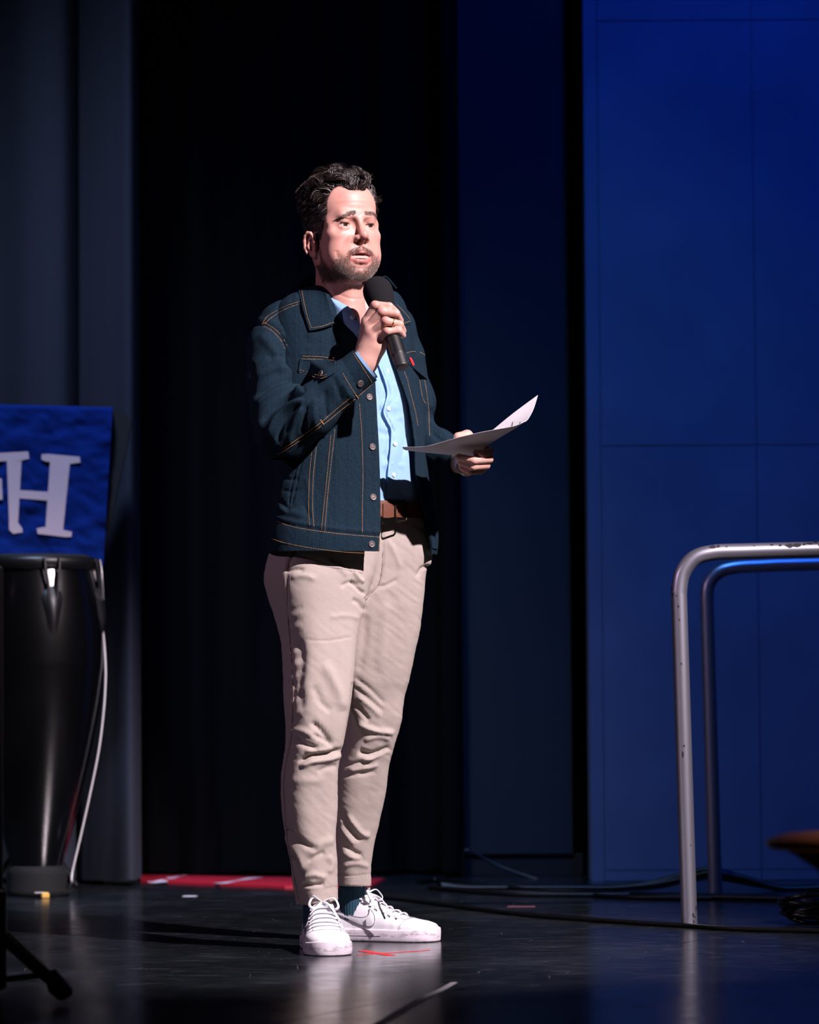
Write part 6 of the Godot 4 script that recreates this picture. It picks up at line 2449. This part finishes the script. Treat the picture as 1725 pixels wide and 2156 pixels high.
func shoe(man: Node3D, heel: Vector3, dir: Vector3, side: float) -> void:
	var z := dir.normalized()
	var xf := Transform3D(Basis(Vector3.UP.cross(z), Vector3.UP, z), heel)
	var mb := MB.new()
	var rows := []
	var seg := 74
	for k in seg + 1:
		var s := 0.5 - 0.5 * cos(PI * k / seg) if k > 0 else 0.0
		s = lerpf(float(k) / seg, s, 0.6)
		var r := PackedVector3Array()
		for j in 49:
			var a := (j - 24) / 24.0
			var p := shoe_at(xf, side, s, a)
			# creases over the ball of the foot, padded collar, toe-cap edge
			var n := (p - xf * Vector3(0, 0.03, 0.292 * s)).normalized()
			var cr := 0.0
			for q in [[0.66, -0.0012], [0.70, 0.001], [0.735, -0.001]]:
				cr += q[1] * exp(-pow((s - q[0] - 0.02 * sin(a * 3.0)) / 0.012, 2.0)) * (1.0 - absf(a) * 0.7)
			cr += 0.0012 * smoothstep(0.775, 0.785, s + 0.05 * a * a) * smoothstep(1.0, 0.9, absf(a))
			cr += 0.001 * smoothstep(0.40, 0.41, absf(a)) * smoothstep(0.78, 0.76, s) * smoothstep(0.34, 0.36, s)
			cr += 0.003 * exp(-pow((s - 0.12) / 0.1, 2.0)) * exp(-pow((absf(a) - 0.45) / 0.2, 2.0))
			r.append(p + n * cr)
		rows.append(r)
	mb.grid(rows, false, true)
	mb.fan(rows[0], true)
	mb.fan(rows[-1], false)
	var body := part(mb, "shoe", M.leather, man, "white leather sneaker")
	# cup sole
	var ring := func(y: float, grow: float) -> PackedVector3Array:
		var o := PackedVector3Array()
		for k in 121:
			var s := 0.5 - 0.5 * cos(PI * k / 120.0)
			o.append(xf * Vector3(shoe_w(s) + grow + side * 0.0072 * smoothstep(0.3, 0.9, s), y + 0.004 * smoothstep(0.85, 1.0, s) * float(y > 0.01), 0.292 * s + grow * (s * 2.0 - 1.0) * 1.0))
		for k in range(119, 0, -1):
			var s := 0.5 - 0.5 * cos(PI * k / 120.0)
			o.append(xf * Vector3(-shoe_w(s) - grow + side * 0.0072 * smoothstep(0.3, 0.9, s), y + 0.004 * smoothstep(0.85, 1.0, s) * float(y > 0.01), 0.292 * s + grow * (s * 2.0 - 1.0) * 1.0))
		return o
	mb = MB.new()
	var sr := []
	for q in [[0.0005, -0.004], [0.0008, 0.000], [0.0035, 0.0024], [0.0120, 0.0032], [0.0128, 0.0026], [0.0136, 0.0032], [0.0255, 0.0028], [0.0275, 0.0018], [0.0285, 0.0005], [0.0285, -0.006]]:
		sr.append(ring.call(q[0], q[1]))
	mb.grid(sr, true, false)
	mb.fan(sr[0], true)
	part(mb, "sole", M.sole, body)
	# dark line along the sole
	for e in [-1.0, 1.0]:
		mb = MB.new()
		var path := PackedVector3Array()
		for k in 30:
			var s := lerpf(0.06, 0.58, k / 29.0)
			path.append(xf * Vector3(e * (shoe_w(s) + 0.0028) + side * 0.0072 * smoothstep(0.3, 0.9, s), 0.0128, 0.292 * s))
		mb.tube(path, PackedFloat32Array([0.0009]), 6)
		part(mb, "sole_line", mat("navy", Color8(24, 26, 44), 0.6), body)
	# raised curved emblem on both sides
	for e in [-1.0, 1.0]:
		mb = MB.new()
		var lo := PackedVector3Array()
		var hi := PackedVector3Array()
		var lo2 := PackedVector3Array()
		var out_line := curve(PackedVector3Array([Vector3(0.475, 0.073, 0), Vector3(0.51, 0.064, 0), Vector3(0.53, 0.052, 0), Vector3(0.525, 0.040, 0), Vector3(0.485, 0.035, 0), Vector3(0.41, 0.038, 0), Vector3(0.33, 0.047, 0), Vector3(0.22, 0.058, 0), Vector3(0.14, 0.067, 0)]), 4)
		var in_line := curve(PackedVector3Array([Vector3(0.475, 0.073, 0), Vector3(0.479, 0.068, 0), Vector3(0.477, 0.063, 0), Vector3(0.468, 0.058, 0), Vector3(0.44, 0.055, 0), Vector3(0.40, 0.054, 0), Vector3(0.33, 0.057, 0), Vector3(0.22, 0.063, 0), Vector3(0.14, 0.067, 0)]), 4)
		for k in out_line.size():
			lo.append(shoe_side(xf, side, out_line[k].x, out_line[k].y, e, 0.0032))
			hi.append(shoe_side(xf, side, in_line[k].x, in_line[k].y, e, 0.0034))
			lo2.append(shoe_side(xf, side, out_line[k].x, out_line[k].y - 0.0006, e, -0.001))
		mb.grid([lo2, lo, hi], false, e < 0)
		var outl := MB.new()
		var hp := PackedVector3Array()
		for q in hi:
			hp.append(q)
		outl.tube(hp, PackedFloat32Array([0.0008]), 5)
		var lp := lo.duplicate()
		lp.reverse()
		hp.append_array(lp)
		outl = MB.new()
		outl.tube(hp, PackedFloat32Array([0.0008]), 5)
		part(mb, "emblem", M.leather, body)
		part(outl, "emblem_edge", M.grey_thread, body)
	# seams
	mb = MB.new()
	var seam := PackedVector3Array()
	for k in 41:
		var a := (k - 20) / 20.0 * 0.95
		seam.append(shoe_at(xf, side, 0.78 - 0.05 * a * a, a, 0.0014))
	mb.tube(seam, PackedFloat32Array([0.0005]), 5)
	for e in [-1.0, 1.0]:
		seam = PackedVector3Array()
		for k in 20:
			var f := k / 19.0
			seam.append(shoe_at(xf, side, lerpf(0.36, 0.77, f), e * lerpf(0.41, 0.36, f), 0.0016))
		mb.tube(seam, PackedFloat32Array([0.0005]), 5)
		seam = PackedVector3Array()
		for k in 14:
			var f := k / 13.0
			seam.append(shoe_at(xf, side, lerpf(0.30, 0.18, f), e * lerpf(0.45, 0.95, f), 0.001))
		mb.tube(seam, PackedFloat32Array([0.0004]), 5)
	part(mb, "seam", M.grey_thread, body)
	# eyelets and laces
	for k in 6:
		var s := lerpf(0.42, 0.70, k / 5.0)
		for e in [-1.0, 1.0]:
			mb = MB.new()
			var p := shoe_at(xf, side, s, e * 0.52, 0.0012)
			var n := (p - xf * Vector3(0, 0.03, 0.292 * s)).normalized()
			mb.lathe(PackedVector2Array([Vector2(0, 0.0006), Vector2(0.0017, 0.0006), Vector2(0.002, 0.0)]), 10, Transform3D(Basis(Quaternion(Vector3.UP, n)), p))
			part(mb, "eyelet", M.black_plastic, body)
		mb = MB.new()
		var path := PackedVector3Array()
		for j in 9:
			var a := lerpf(-0.5, 0.5, j / 8.0)
			path.append(shoe_at(xf, side, s + 0.012 * a * (1.0 if k % 2 == 0 else -1.0), a, 0.004 + 0.0015 * cos(a * 3.0)))
		mb.tube(path, PackedFloat32Array([0.0042]), 8, true, 0.3, xf.basis.y)
		part(mb, "lace", M.lace, body)
	# tongue
	var tg := []
	for k in 6:
		var s := lerpf(0.46, 0.30, k / 5.0)
		var row := []
		for j in 5:
			var a := (j - 2) / 2.0
			row.append(xf * Vector3(a * 0.024, lerpf(0.092, 0.114, k / 5.0) - 0.008 * a * a, 0.292 * s - 0.004 * absf(a)))
		tg.append(row)
	part(patch(tg, 3, 0.005, false), "tongue", M.leather, body)
	# bow
	var kn := xf * Vector3(0, 0.107, 0.292 * 0.42)
	var b := xf.basis
	for l in [[Vector3(0.012, 0.008, 0.006), Vector3(0.034, 0.012, 0.018), Vector3(0.044, -0.012, 0.034), Vector3(0.03, -0.022, 0.03), Vector3(0.01, -0.004, 0.012)], [Vector3(-0.012, 0.008, 0.004), Vector3(-0.034, 0.014, 0.012), Vector3(-0.046, -0.006, 0.026), Vector3(-0.032, -0.018, 0.026), Vector3(-0.01, -0.004, 0.01)], [Vector3(0.008, 0.0, 0.01), Vector3(0.02, -0.012, 0.034), Vector3(0.034, -0.036, 0.05), Vector3(0.041, -0.05, 0.058)], [Vector3(-0.008, 0.004, 0.006), Vector3(-0.022, 0.014, 0.012), Vector3(-0.032, 0.022, 0.016)]]:
		var path := PackedVector3Array([kn])
		for q in l:
			path.append(kn + b * (q * 0.72))
		if l.size() == 5:
			path.append(kn)
		mb = MB.new()
		mb.tube(curve(path, 5), PackedFloat32Array([0.0036]), 8, true, 0.35, b.y)
		part(mb, "lace", M.lace, body)

func build_shoes(man: Node3D) -> void:
	var lt := mat("leather", Color8(236, 236, 242), 0.42)
	lt.heightmap_enabled = true
	lt.heightmap_texture = ImageTexture.create_from_image(noise_image(256, 0.07, 71, FastNoiseLite.TYPE_CELLULAR, 2))
	lt.heightmap_scale = 0.02
	lt.uv1_triplanar = true
	lt.uv1_scale = Vector3.ONE * 16.0
	var so := mat("sole", Color8(226, 223, 228), 0.55)
	# grey scuffs on the rubber
	var sc := noise_image(256, 0.02, 91)
	var si := Image.create(256, 256, false, Image.FORMAT_RGB8)
	for y in 256:
		for x in 256:
			var g := 1.0 - 0.22 * smoothstep(0.45, 0.85, sc.get_pixel(x, y).r)
			si.set_pixel(x, y, Color(g, g * 0.98, g))
	so.albedo_texture = ImageTexture.create_from_image(si)
	so.uv1_triplanar = true
	so.uv1_scale = Vector3(7, 14, 7)
	mat("lace", Color8(240, 240, 246), 0.8)
	mat("grey_thread", Color8(128, 126, 138), 0.8)
	shoe(man, Vector3(-0.222, 0.0, -0.172), Vector3(0.055, 0, 0.29), -1.0)
	shoe(man, Vector3(-0.218, 0.0, -0.402), Vector3(0.27, 0, 0.1), 1.0)
	# dark lace end hanging over the left shoe's eyelets
	var le := MB.new()
	le.tube(curve(PackedVector3Array([P(797, 1899, -0.285), P(800, 1910, -0.28), P(805, 1921, -0.277), P(811, 1935, -0.276)]), 4), PackedFloat32Array([0.0022]), 6)
	part(le, "lace_end", M.black_plastic, man)
	# ribbed dark teal socks
	var sm := mat("sock", Color8(26, 66, 84), 0.9)
	for q in [[Q(742, 1946, -0.315), Q(742, 1840, -0.3)], [Q(668, 1955, -0.035), Q(668, 1880, -0.035)]]:
		var mb := MB.new()
		var rows := []
		for k in 12:
			var c: Vector3 = q[0].lerp(q[1], k / 11.0)
			var r := PackedVector3Array()
			for j in 120:
				var an := TAU * j / 120.0
				var rr := 0.0305 + (0.0008 if j % 4 < 2 else 0.0)
				r.append(c + Vector3(cos(an) * rr, 0, sin(an) * rr * 1.1))
			rows.append(r)
		mb.grid(rows, true, true)
		part(mb, "sock", sm, man, "dark teal ribbed sock")
# ----------------------------------------------------------------
func _ready() -> void:
	cam_basis = Basis(Vector3.RIGHT, atan(392.0 / FOC)) * Basis(Vector3.BACK, deg_to_rad(-0.4))
	var cam := Camera3D.new()
	cam.name = "camera"
	cam.fov = rad_to_deg(2.0 * atan(1078.0 / FOC))
	cam.near = 0.1
	cam.far = 60.0
	cam.transform = Transform3D(cam_basis, cam_pos)
	var at := CameraAttributesPhysical.new()
	at.frustum_focal_length = 12.0 * FOC / 1078.0
	at.frustum_focus_distance = 7.6
	at.exposure_aperture = 2.6
	cam.attributes = at
	add_child(cam)
	var we := WorldEnvironment.new()
	we.name = "environment"
	var e := Environment.new()
	e.background_mode = Environment.BG_COLOR
	e.background_color = Color(0, 0, 0)
	e.tonemap_mode = Environment.TONE_MAPPER_LINEAR
	e.tonemap_exposure = 1.0
	e.sdfgi_enabled = true
	e.ssao_enabled = true
	e.ssil_enabled = true
	we.environment = e
	add_child(we)
	make_materials()
	build_lights()
	build_setting()
	build_curtains()
	build_person()
	build_rail("handrail", "silver-painted tube handrail with chipped paint, the front one of the pair", Vector2(1452, 1951), [Vector2(1430, 1250), Vector2(1437, 1208), Vector2(1462, 1176), Vector2(1500, 1164), Vector2(1560, 1161)], Vector2(1725, 1157), 0.0195, true)
	build_rail("handrail", "shadowed tube handrail standing behind the front one, near the blue wall", Vector2(1507, 1885), [Vector2(1489, 1270), Vector2(1492, 1232), Vector2(1512, 1206), Vector2(1545, 1195), Vector2(1600, 1191)], Vector2(1725, 1187), 0.0195, false)
	build_drum()
	build_towel()
	build_tripod()
	build_stool()
	build_cables()
	build_floor_things()

func build_lights() -> void:
	# key: a follow spot from the front right, high up
	spot("follow_spot", "black follow spot with a white lens, high at the front of the stage", Vector3(3.42, 4.95, 3.62), Vector3(-0.2, 0.8, -0.15), Color(1.0, 0.93, 0.955), 110.0, 14.0, 0.6, 0.05)
	# blue wash on the panelled wall
	spot("blue_wash_light", "black stage lantern with a blue lens above the panelled wall", Vector3(1.0, 5.6, 0.5), Vector3(1.25, 2.1, -2.8), Color(0.0, 0.33, 1.0), 14.0, 28.0, 1.0, 0.1)
	# weak rose side light from the left
	spot("rose_side_light", "black stage lantern with a rose lens at the left side", Vector3(-4.2, 2.7, 1.6), Vector3(-0.15, 1.1, -0.2), Color(0.9, 0.74, 0.9), 3.2, 20.0, 1.0, 0.1)
	# two added lamps, unseen: faint cool washes low on the back of the stage
	spot("added_cool_wash", "added stage lantern with a pale blue lens to brighten the grey curtains", Vector3(-1.2, 4.9, -0.4), Vector3(-1.0, 0.35, -2.8), Color(0.74, 0.82, 1.0), 20.0, 22.0, 1.0, 0.35)
	spot("added_teal_wash", "added stage lantern with a pale teal lens to brighten the recessed panel", Vector3(0.3, 4.9, -0.2), Vector3(0.5, 0.2, -2.8), Color(0.5, 0.85, 1.0), 3.0, 20.0, 1.0, 0.1)
	# added amber lamp, unseen, to brighten the stool at the stage edge
	spot("added_amber_light", "added stage lantern with an amber lens to brighten the stool", Vector3(4.6, 3.4, 1.6), Vector3(1.28, 0.33, 2.3), Color(1.0, 0.86, 0.66), 34.0, 5.5, 0.6, 0.1)
